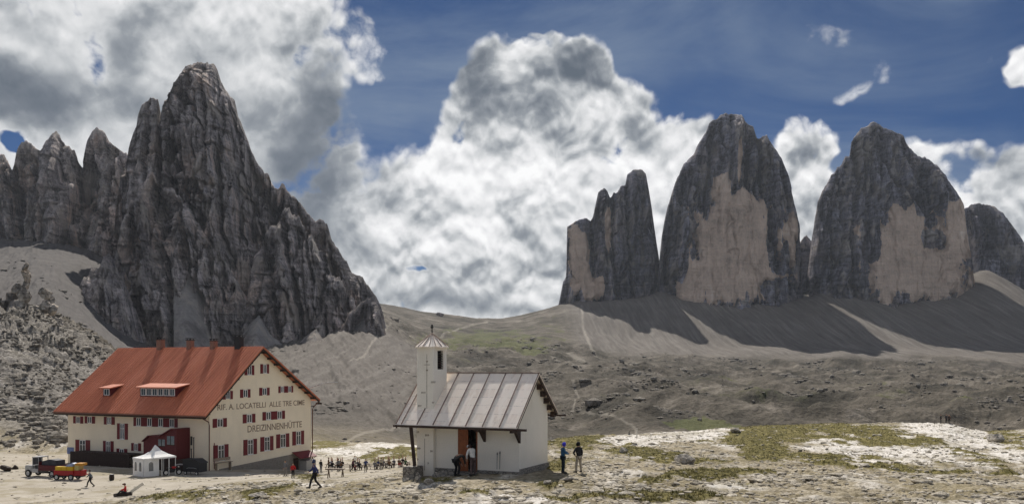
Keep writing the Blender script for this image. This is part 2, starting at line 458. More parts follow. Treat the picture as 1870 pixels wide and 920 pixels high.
# group: billowing field of the cloud for a direction
def make_field(name, vd, fdt):
    grp = bpy.data.node_groups.new(name, 'ShaderNodeTree')
    grp.interface.new_socket('Vector', in_out='INPUT', socket_type='NodeSocketVector')
    grp.interface.new_socket('Field', in_out='OUTPUT', socket_type='NodeSocketFloat')
    g = NT(grp); gi = g.node('NodeGroupInput'); go = g.node('NodeGroupOutput')
    d0 = gi.outputs[0]
    warp = g.vmath('SUBTRACT', g.noise(d0, 13.0, 3, 0.55, col=True), (0.5, 0.5, 0.5))
    dw = g.vmath('ADD', d0, g.vmath('SCALE', warp, scale=0.045))
    n = g.node('ShaderNodeTexVoronoi', feature='F1'); g.put(n.inputs['Vector'], dw)
    n.inputs['Scale'].default_value = 15.0; n.inputs['Detail'].default_value = vd
    n.inputs['Roughness'].default_value = 0.55; n.inputs['Lacunarity'].default_value = 2.4
    fb = g.noise(dw, 9.0, fdt, 0.62)
    field = g.add(g.mul(g.sub(0.46, n.outputs['Distance']), 0.70), g.mul(g.sub(fb, 0.5), 1.20))
    g.l.new(field, go.inputs[0])
    return grp
GF = make_field('cloud_field', 2.0, 8.0)
GS = make_field('cloud_field_soft', 0.0, 3.5)

tc = wt.node('ShaderNodeTexCoord'); D = wt.vmath('NORMALIZE', tc.outputs['Generated'])
def field_at(vec, gp):
    n = wt.node('ShaderNodeGroup'); n.node_tree = gp; wt.put(n.inputs[0], vec); return n.outputs[0]
wj = wt.vmath('ADD', D, wt.vmath('SCALE', wt.vmath('SUBTRACT', wt.noise(D, 8.0, 4, 0.6, col=True), (0.5, 0.5, 0.5)), scale=0.07))
sepw = wt.node('ShaderNodeSeparateXYZ'); wt.l.new(wj, sepw.inputs[0])
azw = wt.math('ARCTAN2', sepw.outputs[0], sepw.outputs[1]); elw = wt.math('ARCSINE', sepw.outputs[2])
cover = blob_sum(wt, azw, elw, COVER, (1.12, 0.45))
hole = blob_sum(wt, azw, elw, HOLES, (1.0, 0.2))
grey = blob_sum(wt, azw, elw, GREY, (1.3, 0.15))
f1 = field_at(D, GF)
SD = (0.10, -0.25, 1.0)       # towards the sun on the dome
f2 = field_at(wt.vmath('ADD', D, tuple(0.009 * c for c in SD)), GF)
s1 = field_at(D, GS)
s3 = field_at(wt.vmath('ADD', D, tuple(0.030 * c for c in SD)), GS)
sepn = wt.node('ShaderNodeSeparateXYZ'); wt.l.new(D, sepn.inputs[0])
behind = wt.mul(wt.smooth(sepn.outputs[1], .62, .25), .62)          # broken cloud added over the unseen sky to fill shaded faces
cover = wt.math('MAXIMUM', cover, behind)
# the left bank is torn and soft, the middle one piles up in hard-edged heads
fine = wt.noise(wj, 34.0, 6, 0.62)
d1 = wt.sub(wt.add(wt.add(cover, wt.mul(f1, 0.58)), wt.mul(wt.sub(fine, .5), .34)), wt.add(hole, 0.42))
alpha = wt.smooth(wt.math('DIVIDE', d1, wt.add(.16, wt.mul(wt.sub(.75, wt.mul(behind, 1.2)), wt.math('MAXIMUM', wt.sub(.92, cover), 0.0)))), 0.0, 1.0)
rel_f = wt.mul(wt.sub(f1, f2), 1.7)
rel_s = wt.mul(wt.sub(s1, s3), 0.75)
soft = blob_sum(wt, azw, elw, SOFT, (1.3, 0.2))
relief = wt.mul(wt.add(rel_f, rel_s), wt.sub(1.0, wt.mul(soft, .70)))
thick = wt.smooth(d1, 0.05, 0.45)
rim = wt.smooth(d1, 0.03, 0.26, 1.0, 0.0)
bigv = wt.noise(wj, 4.2, 4, 0.55)
lum = wt.add(1.06, wt.mul(relief, 0.74))
lum = wt.sub(lum, wt.mul(grey, 0.66))
lum = wt.sub(lum, wt.mul(soft, 0.17))
lum = wt.sub(lum, wt.mul(wt.smooth(bigv, .50, .62), wt.mul(thick, .20)))
lum = wt.sub(lum, wt.mul(wt.smooth(fine, .46, .60), wt.mul(thick, 0.07)))
lum = wt.add(lum, wt.mul(rim, 0.20))
lum = wt.add(lum, wt.mul(behind, 0.45))
lum = wt.math('MAXIMUM', lum, 0.0)
ccol = wt.ramp(wt.mul(lum, 0.8), [(0.0, (.10, .125, .16)), (.20, (.165, .19, .225)), (.38, (.29, .315, .345)), (.54, (.50, .52, .54)), (.68, (.70, .71, .72)), (.80, (.84, .84, .85)), (.98, (1, 1, 1))])

sky = wt.node('ShaderNodeTexSky'); sky.sky_type = 'NISHITA'; sky.sun_disc = False
sky.sun_elevation = SUN_EL; sky.sun_rotation = SUN_AZ; sky.altitude = 2400; sky.air_density = 1.0; sky.dust_density = 0.3; sky.ozone_density = 2.0
blue = wt.mix(1.0, sky.outputs[0], (0.070, 0.180, 0.31), 'MULTIPLY')
sep0 = wt.node('ShaderNodeSeparateXYZ'); wt.l.new(D, sep0.inputs[0])
# thin high cirrus, streaked
cmap = wt.mapping(D, scale=(1.8, 3.0, 7.0), rot=(0, R(-16), 0))
cir = wt.noise(cmap, 1.2, 7, 0.58, dist=0.5)
cir2 = wt.noise(D, 4.0, 4, 0.5)
cirf = wt.mul(wt.smooth(cir, 0.36, 0.74), wt.smooth(cir2, 0.34, 0.60))
blue = wt.mix(wt.mul(cirf, 0.75), blue, (1.9, 2.5, 3.4))
# unseen clouds behind the camera made brighter, as fill light
cc = wt.node('ShaderNodeVectorMath', operation='SCALE'); wt.l.new(ccol, cc.inputs[0]); wt.l.new(wt.add(9.2, wt.mul(behind, 21.0)), cc.inputs['Scale'])
fin = wt.mix(alpha, blue, cc.outputs[0])
bg = wt.node('ShaderNodeBackground'); wt.l.new(fin, bg.inputs[0]); bg.inputs[1].default_value = 0.1
wo = wt.node('ShaderNodeOutputWorld'); wt.l.new(bg.outputs[0], wo.inputs[0])
world.cycles.sampling_method = 'MANUAL'; world.cycles.sample_map_resolution = 512
# ================================================================ terrain
YK = [6, 20, 38, 50, 62, 80, 95, 110, 130, 165, 200, 260, 350, 500, 700, 900, 1200, 1600, 2000, 2400, 3300]
ST = {   # photo column : height of the ground (m, camera = 0) at the distances YK
 -400: [-2.2,-4.4,-7.2,-8.8,-10.2,-11.8,-12.2,-12.6,-11,  -4,  4, 14, 22,  40,  80, 120, 185, 230, 240, 240, 200],
 0:    [-2.0,-4.2,-7.0,-8.8,-10.4,-11.8,-12.1,-12.5,-12.4,-3.5, 6, 19, 24, 36,  75, 112, 175, 220, 240, 240, 200],
 100:  [-2.0,-4.2,-7.0,-8.8,-10.4,-11.8,-12.0,-12.4,-12.6,-7,1.5, 16, 20, 33,  75, 113, 172, 200, 240, 240, 200],
 200:  [-2.0,-4.1,-6.8,-8.2, -9.6,-11.8,-12.0,-12.3,-12.4,-11,-5, 6,  8, 12,  26, 85, 160, 200, 230, 240, 200],
 270:  [-1.9,-3.9,-6.5,-7.9, -9.0,-11.6,-12.0,-12.3,-12.4,-12.5,-12, -6, -4, 1,  7,  18, 110, 160, 200, 200, 200],
 400:  [-1.9,-3.8,-6.4,-7.7, -8.2,-11.2,-12.0,-12.5,-12.9,-13.2,-14, -12, -9, -3,  5,  20, 100, 150, 180, 200, 200],
 480:  [-1.9,-3.7,-6.2,-7.5, -8.1,-10.6,-11.7,-13.0,-13.7,-14.5,-15, -15, -12, -4,  7,  24, 100, 150, 180, 200, 200],
 575:  [-1.8,-3.7,-6.1,-7.3, -8.2, -9.9,-11.6,-13.6,-14.7,-15.6,-17, -22, -18, -8,  8, 30, 85, 130, 160, 180, 180],
 650:  [-1.8,-3.6,-5.9,-6.9, -7.95,-9.5,-11.4,-13.4,-14.9,-15.9,-16.7, -24, -17, -10,  10, 40, 75, 115, 152, 160, 160],
 700:  [-1.7,-3.5,-5.7,-6.7, -7.7,-9.4,-11.3,-13.3,-14.8,-15.7,-16.8, -25, -18, -11, 8, 36, 62, 102, 145, 150, 150],
 760:  [-1.7,-3.4,-5.6,-6.35,-7.0,-8.9,-10.8,-12.8,-14.5,-15.7,-17.5, -25,-21, -14, -4, 11, 36, 77, 130, 140, 140],
 830:  [-1.7,-3.4,-5.6,-6.15,-6.3,-8.0,-10,-12,-14.2,-16, -19,-26, -23, -18,  -9,  2, 25, 66, 119, 120, 120],
 900:  [-1.7,-3.4,-5.6,-6.05,-6.1,-7.5,-9,-10.6,-12.6,-17, -22,-27, -24, -19,  -9,  3, 24, 61, 108, 110, 110],
 960:  [-1.7,-3.4,-5.6,-6.03,-6.2,-7.4,-8.6,-10.0,-11.8,-16,-22,-28, -24, -18,  -9,  0, 22, 63, 121, 120, 120],
 1035: [-1.7,-3.4,-5.6,-6.02,-6.5,-7.6,-8.3, -9.0,-10.2,-17,-23,-29, -23, -17.5, -10, -1, 16, 70, 147, 150, 150],
 1110: [-1.7,-3.4,-5.6,-6.1, -6.7,-7.8,-8.5, -9.1, -9.9,-16,-23,-29, -23, -16, -8.5, -2,  4, 46, 150, 155, 155],
 1200: [-1.7,-3.4,-5.7,-6.2, -6.8,-7.9,-8.5, -8.9, -9.6,-14,-22,-29, -23, -17, -10, -3, 4, 40, 150, 155, 155],
 1350: [-1.8,-3.5,-5.8,-6.4, -7.0,-7.9,-8.4, -8.5, -9.0,-11.2,-22,-30, -24, -20, -15, -9, -5, 36, 150, 155, 155],
 1550: [-1.8,-3.6,-5.9,-6.5, -7.2,-8.0,-8.5, -8.9, -9.4,-10.4,-20,-30, -25, -23, -19, -14, -5, 34, 150, 155, 155],
 1720: [-1.8,-3.6,-5.9,-6.6, -7.3,-8.1,-8.5, -8.7, -9.1,-10.0,-19,-30, -25, -23.5, -19, -14,  -4, 30, 152, 160, 160],
 1800: [-1.8,-3.6,-5.9,-6.6, -7.4,-8.3,-8.9, -9.5,-10.4,-12.2,-19,-30, -25, -24, -20, -15,  -8, 32, 165, 170, 170],
 1870: [-1.8,-3.6,-5.9,-6.6, -7.4,-8.2,-8.8, -9.3,-10.0,-11.3,-19,-30, -25, -24, -20, -15, -12, 32, 150, 160, 160],
 2400: [-1.8,-3.6,-5.9,-6.6, -7.4,-8.2,-8.8, -9.3,-10.0,-11.3,-19,-30, -25, -24, -20, -15, -12, 32, 120, 140, 140],
}
pxs = np.concatenate([np.arange(-400, -20, 10.0), np.arange(-20, 1890, 1.7), np.arange(1890, 2400, 10.0)])
ys = np.concatenate([np.exp(np.linspace(math.log(6), math.log(27), 40))[:-1],
                     np.exp(np.linspace(math.log(27), math.log(210), 500))[:-1],
                     np.exp(np.linspace(math.log(210), math.log(3300), 480))])
PX, YY = np.meshgrid(pxs, ys)
XX = (PX - CX) / F * YY
sk = np.array(sorted(ST)); tab = np.array([ST[k] for k in sk], float)     # station, knot
ly = np.log(ys); lk = np.log(YK)
byY = np.stack([np.interp(ly, lk, tab[i]) for i in range(len(sk))])        # station, row
Zb = np.stack([np.interp(pxs, sk, byY[:, r]) for r in range(len(ys))])     # row, col
def blur(a, k, ax):
    if k < 1: return a
    ker = np.ones(2 * k + 1) / (2 * k + 1)
    pad = [(k, k) if i == ax else (0, 0) for i in range(2)]
    ap = np.pad(a, pad, mode='edge')
    c = np.cumsum(ap, axis=ax); z = np.zeros_like(np.take(c, [0], axis=ax)); c = np.concatenate([z, c], axis=ax)
    n = a.shape[ax]; w = 2 * k + 1
    return (np.take(c, range(w, w + n), axis=ax) - np.take(c, range(0, n), axis=ax)) / w
Zb = blur(blur(Zb, 16, 1), 16, 1); Zb = blur(blur(Zb, 7, 0), 5, 0)

# debris cones between the towers
for (cpx, cy, amp, wx, wy) in [(1207, 2010, 34, 55, 190), (1500, 2010, 46, 60, 230), (1795, 2020, 74, 75, 300), (1660, 2010, 12, 60, 120), (1040, 2030, 8, 50, 120)]:
    cx_ = (cpx - CX) / F * cy
    Zb += amp * np.exp(-np.sqrt(((XX - cx_) / wx) ** 2 + ((YY - cy) / wy) ** 2 + 0.02) * 1.3)

y0 = HY - Zb / YY * F                     # row of the bare ground as first seen
def ell(px, py, w, h, rot=0, soft=0.35, yr=(0, 1e9), warp=0.35, sc=None):
    c, s = math.cos(R(rot)), math.sin(R(rot))
    dx = PX - px; dy = y0 - py
    u = (dx * c + dy * s) / w; v = (-dx * s + dy * c) / h
    r = np.sqrt(u * u + v * v) + WN * warp
    return sstep(1 + soft, 1 - soft, r) * ((YY > yr[0]) & (YY < yr[1]))
def line(pts, w, yr=(0, 1e9)):
    best = np.full(PX.shape, 1e9)
    for (ax, ay), (bx, by) in zip(pts[:-1], pts[1:]):
        dx, dy = bx - ax, by - ay; t = np.clip(((PX - ax) * dx + (y0 - ay) * dy) / (dx * dx + dy * dy), 0, 1)
        best = np.minimum(best, np.hypot(PX - ax - t * dx, y0 - ay - t * dy))
    return sstep(w * 1.3, w * 0.5, best) * ((YY > yr[0]) & (YY < yr[1]))
WN = fbm(XX / 4, YY / 9, 5, seed=3) * 2

near = YY < 210
# yard of beaten gravel round the hut and in front of the chapel
yard = sstep(0.25, -0.25, (fbm(XX / 9, YY / 9, 3, seed=5) * .6 +
        np.maximum.reduce([(np.abs(XX + 38 + (YY - 90) * .28) - 32) / 14, (np.abs(YY - 98) - 30) / 6])))
yard = np.maximum(yard, ell(640, 862, 150, 14, -4, yr=(50, 140)))
chap = np.exp(-(((XX + 1.5) / 6.5) ** 2 + ((YY - 50.5) / 4.5) ** 2) ** 2)
hutf = np.exp(-(((XX + 36) / 20) ** 2 + ((YY - 126) / 26) ** 2) ** 3)
yard = np.maximum(yard, hutf)
flat = np.clip(yard + chap, 0, 1)
hill = sstep(128, 150, YY) * sstep(330, 250, PX + (YY - 150) * .2) * (YY < 420)
bowl = sstep(210, 330, YY)
scree_p = sstep(240, 400, YY + 60 * fbm(XX / 50, YY / 50, 3, seed=81)) * sstep(330, 560, PX + 90 * fbm(XX / 40, YY / 60, 3, seed=82)) * sstep(840 , 740, PX + (900 - YY) * 0.06) * sstep(1100, 900, YY)
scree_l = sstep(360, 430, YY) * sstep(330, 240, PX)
scree_z = sstep(1250, 1450, YY + fbm(XX / 150, YY / 150, 3, seed=8) * 160) * sstep(1010, 1080, PX - (1700 - YY) * .05)
scree = np.clip(scree_p + scree_l + scree_z, 0, 1)

# relief
zn = np.zeros_like(Zb)
strata = lambda t, p: (np.floor(t / p) + sstep(0.55, 1.0, t / p - np.floor(t / p))) * p - t
rockm = near * (1 - flat) * (1 - hill)
b1 = fbm(XX / 9, YY / 14, 5, seed=1) * 0.75
b2 = ridged(XX / 2.6, YY / 5.0, 5, 0.55, seed=2) * 0.34
n3 = fbm(XX / .5, YY / 1.0, 3, seed=4) * 0.11
slab = strata((XX * .12 + YY * .10 + b1 * 2.2 + fbm(XX / 22, YY / 22, 3, seed=9) * 3), 0.62) * 0.42
zn += rockm * (b1 * .55 + b2 * .6 + n3 + slab) * sstep(15, 32, YY)
zn += near * flat * (fbm(XX / 3, YY / 5, 4, seed=6) * .06 + fbm(XX / .7, YY / 1.2, 3, seed=7) * .03)
q = XX * .75 + YY * .45
lg = strata(Zb * 1.0 + fbm(XX / 16, YY / 16, 4, seed=11) * 5 + XX * .35, 2.6)
rock_h = sstep(-2, 6, Zb + fbm(XX / 14, YY / 14, 4, seed=14) * 8)
tt_ = XX * .55 + Zb * 1.0 - YY * .10 + fbm(XX / 12, YY / 14, 4, seed=15) * 3.2
lg = lg + strata(tt_, 1.5) * 1.5 + strata(tt_ * 1.0 + 3, .55) * .9
zn += hill * (ridged(XX / 16, YY / 22, 6, .56, seed=12) * 4.0 - 2.2 + lg * 1.0 + fbm(XX / 2.2, YY / 3.2, 4, seed=13) * 1.1) * (0.35 + .65 * rock_h) * sstep(130, 165, YY)
zn += bowl * (1 - scree) * (ridged(XX / 110, YY / 150, 6, .50, seed=21) * 18 - 10 + fbm(XX / 22, YY / 30, 5, .55, seed=22) * 3.0) * sstep(260, 420, YY) * (1 - .75 * sstep(1250, 1600, YY))
# gullied scree below the left mountain: runnels along the fall line
cr = (XX * 470 + YY * 120) / 485.0; al = (XX * 120 - YY * 470) / 485.0
zn += scree_p * (ridged(cr / 13, al / 190, 4, .5, seed=31) * 4.2 + ridged(cr / 4.2, al / 60, 3, .5, seed=32) * 1.3 - 3 + fbm(XX / 8, YY / 8, 4, seed=33) * .8)
zn += scree_l * (ridged((XX + YY * .5) / 22, (YY - XX * .5) / 240, 4, .5, seed=34) * 4 - 2)
zn += scree_z * (fbm(XX / 60, YY / 260, 5, .5, seed=35) * 9 + ridged((XX - YY * .03) / 30, YY / 300, 3, seed=36) * 3)
Z = Zb + zn
y0 = HY - Zb / YY * F

# ---- what covers the ground
G1 = fbm(XX / 3.0, YY / 6.5, 6, .6, seed=41)
grass = np.zeros_like(Z)
for a in [(1500, 785, 150, 13, 3, 1), (1400, 800, 85, 16, -3, 1), (1620, 805, 90, 13, 4, .7), (1180, 830, 70, 12, 5, .9), (1300, 872, 105, 11, -3, 1.0), (1390, 824, 45, 12, 0, 1),
          (1200, 880, 55, 9, -10, .8), (1560, 850, 170, 9, 3, .6), (1840, 800, 45, 16, 20, .55), (1800, 845, 60, 14, 20, .5), (1050, 808, 60, 14, 0, 1), (1020, 848, 28, 9, 0, 1.0),
          (1150, 912, 160, 9, 0, .8), (1700, 862, 130, 7, 3, .5), (1480, 835, 120, 8, 2, .7), (1280, 842, 70, 7, 0, .6),
          (560, 868, 38, 12, 0, 1), (490, 903, 55, 11, -10, .9), (330, 905, 90, 12, 0, .7), (640, 845, 50, 5, 0, .6), (700, 868, 90, 5, -3, .5), (730, 826, 55, 12, 0, .9), (680, 838, 40, 7, 0, .8),
          (600, 812, 40, 9, 0, .8), (800, 880, 80, 7, 0, .55), (950, 905, 110, 8, 3, .5), (1040, 885, 60, 6, 0, .5)]:
    px_, py_, w_, h_, r_, wt_ = a
    grass = np.maximum(grass, ell(px_, py_, w_, h_, r_, .6, (36, 210), 0.5) * wt_)
general = near * sstep(600, 1100, PX) * 0.16
grass = sstep(0.40, 0.78, grass * 0.95 + general + G1 * 0.85 - yard * .35)
grass *= (near & (YY > 10)) * (1 - hill)
far_g = np.maximum.reduce([ell(1290, 782, 70, 10, 0, .5, (210, 700)), ell(950, 635, 50, 12, 10, .6, (600, 2100)), ell(880, 622, 140, 24, 0, .6, (700, 2200)) * .55,
                           ell(1000, 610, 60, 40, 20, .6, (900, 2200)) * .35, ell(1250, 730, 240, 50, 0, .6, (210, 900)) * .28, ell(1600, 720, 300, 30, 0, .7, (210, 1200)) * .3, ell(820, 640, 90, 40, 0, .6, (500, 2000)) * .3])
G2 = fbm(XX / 40, YY / 60, 6, .6, seed=43)
far_g = bowl * (1 - scree) * sstep(0.15, .75, far_g + G2 * .55)
grass = np.maximum(grass, far_g)
# grass stands a little proud of the rock
Z += near * grass * (0.10 + .16 * np.abs(fbm(XX / 1.2, YY / 1.8, 4, seed=44))) * (1 - .6 * flat)

path = np.zeros_like(Z)
for pts, w, yr in [([(628, 808), (660, 793), (700, 785), (722, 776), (745, 770)], 2.6, (210, 900)), ([(640, 660), (665, 650), (690, 610), (708, 600), (715, 598)], 2.2, (400, 1200)),
                   ([(715, 598), (760, 620), (800, 615), (850, 596), (890, 588)], 1.6, (500, 2300)), ([(1040, 705), (1058, 720), (1045, 745)], 1.8, (210, 1500)), ([(1060, 745), (1110, 758), (1160, 785), (1163, 800)], 1.4, (210, 1500)),
                   ([(915, 640), (922, 628), (990, 650), (1050, 675)], 1.3, (500, 2300)), ([(1062, 560), (1065, 600), (1080, 640), (1092, 658)], 2.4, (700, 2300)), ([(1010, 640), (1070, 660)], 1.4, (400, 1800))]:
    path = np.maximum(path, line(pts, w, yr))
path *= .32 * sstep(-.9, .1, fbm(XX / 8, YY / 14, 3, seed=51))
slabs = np.maximum.reduce([ell(1640, 822, 150, 34, 6, .5, (36, 210), .4), ell(1740, 790, 90, 22, 15, .5, (36, 210), .4), ell(1200, 800, 130, 10, -3, .6, (36, 210), .5), ell(1400, 782, 90, 7, -3, .6, (36, 210), .5),
                          ell(690, 822, 120, 14, -6, .5, (60, 230), .4), ell(1860, 825, 50, 18, 10, .6, (36, 210), .4), ell(1000, 800, 90, 8, 0, .5, (60, 210), .4)])
white = near * (1 - grass) * (1 - hill) * sstep(.0, .45, fbm(XX / 3.5, YY / 8, 5, seed=61) * .9 + .75 * slabs) * (1 - .5 * yard)
nr, nc = Z.shape
GZ = Z; GPX = pxs; GY = ys
def ground(px, py, yr=(30, 400)):
    """first ground point seen along the ray of photo pixel (px,py)"""
    j = int(np.clip(np.searchsorted(pxs, px), 0, nc - 1)); col = HY - Z[:, j] / ys * F
    for i in range(nr):
        if ys[i] < yr[0]: continue
        if col[i] <= py or ys[i] > yr[1]:
            return P(px, HY - Z[i, j] / ys[i] * F, ys[i])
    return P(px, py, yr[1])
def zat(x, y):
    px = x / y * F + CX
    j = int(np.clip(np.searchsorted(pxs, px), 1, nc - 1)); i = int(np.clip(np.searchsorted(ys, y), 1, nr - 1))
    tx = (px - pxs[j - 1]) / (pxs[j] - pxs[j - 1]); ty = (y - ys[i - 1]) / (ys[i] - ys[i - 1])
    return float((Z[i - 1, j - 1] * (1 - tx) + Z[i - 1, j] * tx) * (1 - ty) + (Z[i, j - 1] * (1 - tx) + Z[i, j] * tx) * ty)

def ground_mat():
    m, nt, b = mat('mountain_ground')
    co = nt.node('ShaderNodeTexCoord').outputs['Object']
    at = lambda n: nt.node('ShaderNodeAttribute', attribute_name=n).outputs['Fac']
    ag, ap, asc, ahi, ayd, awh, afar = [at(n) for n in ('grass', 'path', 'scree', 'hillrock', 'yard', 'white', 'far')]
    fine = nt.noise(co, 3.2, 8, .68); mid = nt.noise(co, .45, 7, .62); big = nt.noise(co, .035, 6, .6)
    bigs = nt.noise(co, .009, 6, .62)
    strm = nt.mapping(co, scale=(.9, .55, 3.0), rot=(R(8), R(10), R(25)))
    strn = nt.noise(strm, 1.6, 7, .68, dist=.4)
    rockc = nt.ramp(nt.add(nt.mul(strn, .6), nt.mul(fine, .4)), [(.30, (.14, .125, .10)), (.40, (.44, .40, .34)), (.48, (.66, .62, .56)), (.58, (.77, .74, .69)), (.75, (.84, .82, .79))])
    rubble = nt.ramp(nt.add(nt.mul(fine, .7), nt.mul(mid, .3)), [(.38, (.085, .070, .042)), (.46, (.225, .19, .125)), (.54, (.36, .31, .22)), (.66, (.56, .50, .40))])
    nearc = nt.mix(awh, rubble, rockc)
    yardc = nt.ramp(nt.add(nt.mul(fine, .35), nt.mul(mid, .65)), [(.3, (.30, .265, .21)), (.5, (.40, .36, .295)), (.7, (.47, .43, .36))])
    nearc = nt.mix(ayd, nearc, yardc)
    hillc = nt.ramp(nt.add(nt.mul(strn, .5), nt.add(nt.mul(mid, .25), nt.mul(fine, .25))), [(.36, (.034, .031, .026)), (.45, (.11, .10, .086)), (.52, (.235, .215, .19)), (.62, (.44, .41, .37))])
    farn = nt.add(nt.mul(big, .42), nt.add(nt.mul(mid, .22), nt.mul(bigs, .36)))
    farc = nt.ramp(farn, [(.40, (.030, .027, .020)), (.46, (.064, .056, .042)), (.53, (.118, .102, .080)), (.63, (.25, .222, .185))])
    nearc = nt.mix(ahi, nearc, hillc)
    base = nt.mix(afar, nearc, farc)
    run = nt.noise(nt.mapping(co, rot=(0, 0, R(14)), scale=(.16, .008, .008)), 1.0, 6, .6)
    sc = nt.ramp(nt.add(nt.mul(run, .5), nt.add(nt.mul(mid, .28), nt.mul(bigs, .22))), [(.34, (.080, .070, .060)), (.5, (.135, .120, .104)), (.66, (.225, .205, .182))])
    base = nt.mix(asc, base, sc)
    base = nt.mix(nt.mul(at('shade_grey'), .55), base, (.060, .058, .062))  # cloud shade over the left scree, put into its colour
    base = nt.mix(nt.mul(ap, .85), base, (.56, .51, .43))
    gn = nt.noise(co, 1.1, 7, .68); 
    gcn = nt.ramp(nt.add(nt.mul(gn, .6), nt.mul(fine, .4)), [(.36, (.050, .048, .014)), (.46, (.12, .105, .030)), (.55, (.20, .17, .06)), (.68, (.34, .28, .14))])
    gcf = nt.ramp(farn, [(.4, (.07, .08, .03)), (.6, (.13, .13, .055))])
    gc = nt.mix(afar, gcn, gcf)
    edge = nt.smooth(nt.add(ag, nt.mul(nt.sub(nt.noise(co, 1.6, 7, .75), .5), 1.9)), .30, .75)
    base = nt.mix(nt.mul(nt.smooth(nt.noise(co, .16, 6, .65), .48, .60), nt.mul(.45, nt.mul(nt.sub(1.0, afar), nt.sub(1.0, nt.mul(ahi, .8))))), base, (.20, .165, .075))
    base = nt.mix(edge, base, gc)
    nt.l.new(base, b.inputs['Base Color']); b.inputs['Roughness'].default_value = .95; b.inputs['Specular IOR Level'].default_value = .12
    h = nt.add(nt.mul(fine, .35), nt.add(nt.mul(strn, .5), nt.mul(nt.noise(co, 9, 4, .7), .12)))
    bn = nt.node('ShaderNodeBump'); bn.inputs['Distance'].default_value = .35
    nt.put(bn.inputs['Height'], h); nt.l.new(nt.mul(nt.sub(1.0, nt.mul(ayd, .85)), .75), bn.inputs['Strength'])
    b2n = nt.node('ShaderNodeBump'); b2n.inputs['Distance'].default_value = 9.0
    nt.put(b2n.inputs['Height'], farn); nt.l.new(nt.mul(afar, nt.sub(.75, nt.mul(asc, .55))), b2n.inputs['Strength'])
    nt.l.new(bn.outputs[0], b2n.inputs['Normal']); nt.l.new(b2n.outputs[0], b.inputs['Normal'])
    return m
V = np.stack([XX, YY, Z], -1).reshape(-1, 3)
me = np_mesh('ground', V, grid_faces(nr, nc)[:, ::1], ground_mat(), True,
             dict(grass=grass, path=path, scree=scree, hillrock=hill, yard=yard * near, white=white, far=bowl, shade_grey=scree_l))
gobj = link('ground', me); tag(gobj, kind='structure')
# ================================================================ mountains
def rock_mat(name, tone, warm, streak=1.0, zs=1.0, sw=.3, yellow=None):
    """tone: mean grey-brown; warm: weathered ochre"""
    m, nt, b = mat(name)
    co = nt.node('ShaderNodeTexCoord').outputs['Object']
    v1 = nt.noise(nt.mapping(co, scale=(.05 * zs, .05 * zs, .011 * zs)), 1.0, 7, .65, dist=.3)       # vertical streaks
    v2 = nt.noise(nt.mapping(co, scale=(.22 * zs, .22 * zs, .035 * zs)), 1.0, 6, .65)
    st = nt.noise(nt.mapping(co, scale=(.010 * zs, .010 * zs, .22 * zs), rot=(0, R(3), 0)), 1.0, 5, .65)    # strata
    bg_ = nt.noise(co, .016 * zs, 6, .6)
    fi = nt.noise(co, .35 * zs, 7, .7)
    n = nt.add(nt.add(nt.mul(v1, .34), nt.mul(v2, .22)), nt.add(nt.mul(st, .6 * sw), nt.mul(fi, .44 - .6 * sw)))
    t = tone
    dark = nt.ramp(n, [(.425, tuple(c * .20 for c in t)), (.47, tuple(c * .62 for c in t)), (.515, t), (.575, tuple(min(1, c * 1.75) for c in t))])
    wc = nt.ramp(n, [(.43, tuple(c * .35 for c in warm)), (.5, warm), (.58, tuple(min(1, c * 1.5) for c in warm))])
    wf = nt.smooth(nt.add(nt.mul(bg_, .6), nt.mul(v1, .4)), .50, .62)
    c = nt.mix(nt.mul(wf, .65), dark, wc)
    gl = nt.node('ShaderNodeAttribute', attribute_name='ledge').outputs['Fac']
    c = nt.mix(nt.mul(gl, .80), c, (.36, .335, .31))
    big2 = nt.noise(nt.mapping(co, scale=(.020 * zs, .020 * zs, .0055 * zs)), 1.0, 5, .6, dist=.5)
    c = nt.mix(nt.smooth(big2, .54, .40, 0, .50), c, (.075, .068, .066))
    c = nt.mix(nt.smooth(nt.noise(nt.mapping(co, scale=(.03 * zs, .03 * zs, .02 * zs), loc=(40, 3, 9)), 1.0, 7, .68), .50, .62, 0, .60), c, (.55, .48, .41))
    if yellow:
        ya = nt.node('ShaderNodeAttribute', attribute_name='ochre').outputs['Fac']
        drip = nt.noise(nt.mapping(co, scale=(.085, .085, .007)), 1.0, 7, .68)
        stn = nt.noise(nt.mapping(co, scale=(.012, .012, .028)), 1.0, 7, .62)
        yc = nt.ramp(nt.add(nt.mul(stn, .5), nt.add(nt.mul(drip, .25), nt.mul(fi, .25))), [(.34, tuple(c_ * .45 for c_ in yellow)), (.45, tuple(c_ * .8 for c_ in yellow)), (.55, yellow), (.68, (.80, .70, .60))])
        c = nt.mix(nt.smooth(nt.add(ya, nt.mul(nt.sub(drip, .5), 1.7)), .36, .66), c, yc)
    nt.l.new(c, b.inputs['Base Color']); b.inputs['Roughness'].default_value = .95; b.inputs['Specular IOR Level'].default_value = .1
    h = nt.add(nt.add(nt.mul(v2, .6), nt.mul(v1, .5)), nt.add(nt.mul(st, sw), nt.mul(fi, .35)))
    bump(nt, b, h, 1.0, 9.0 / zs)
    return m

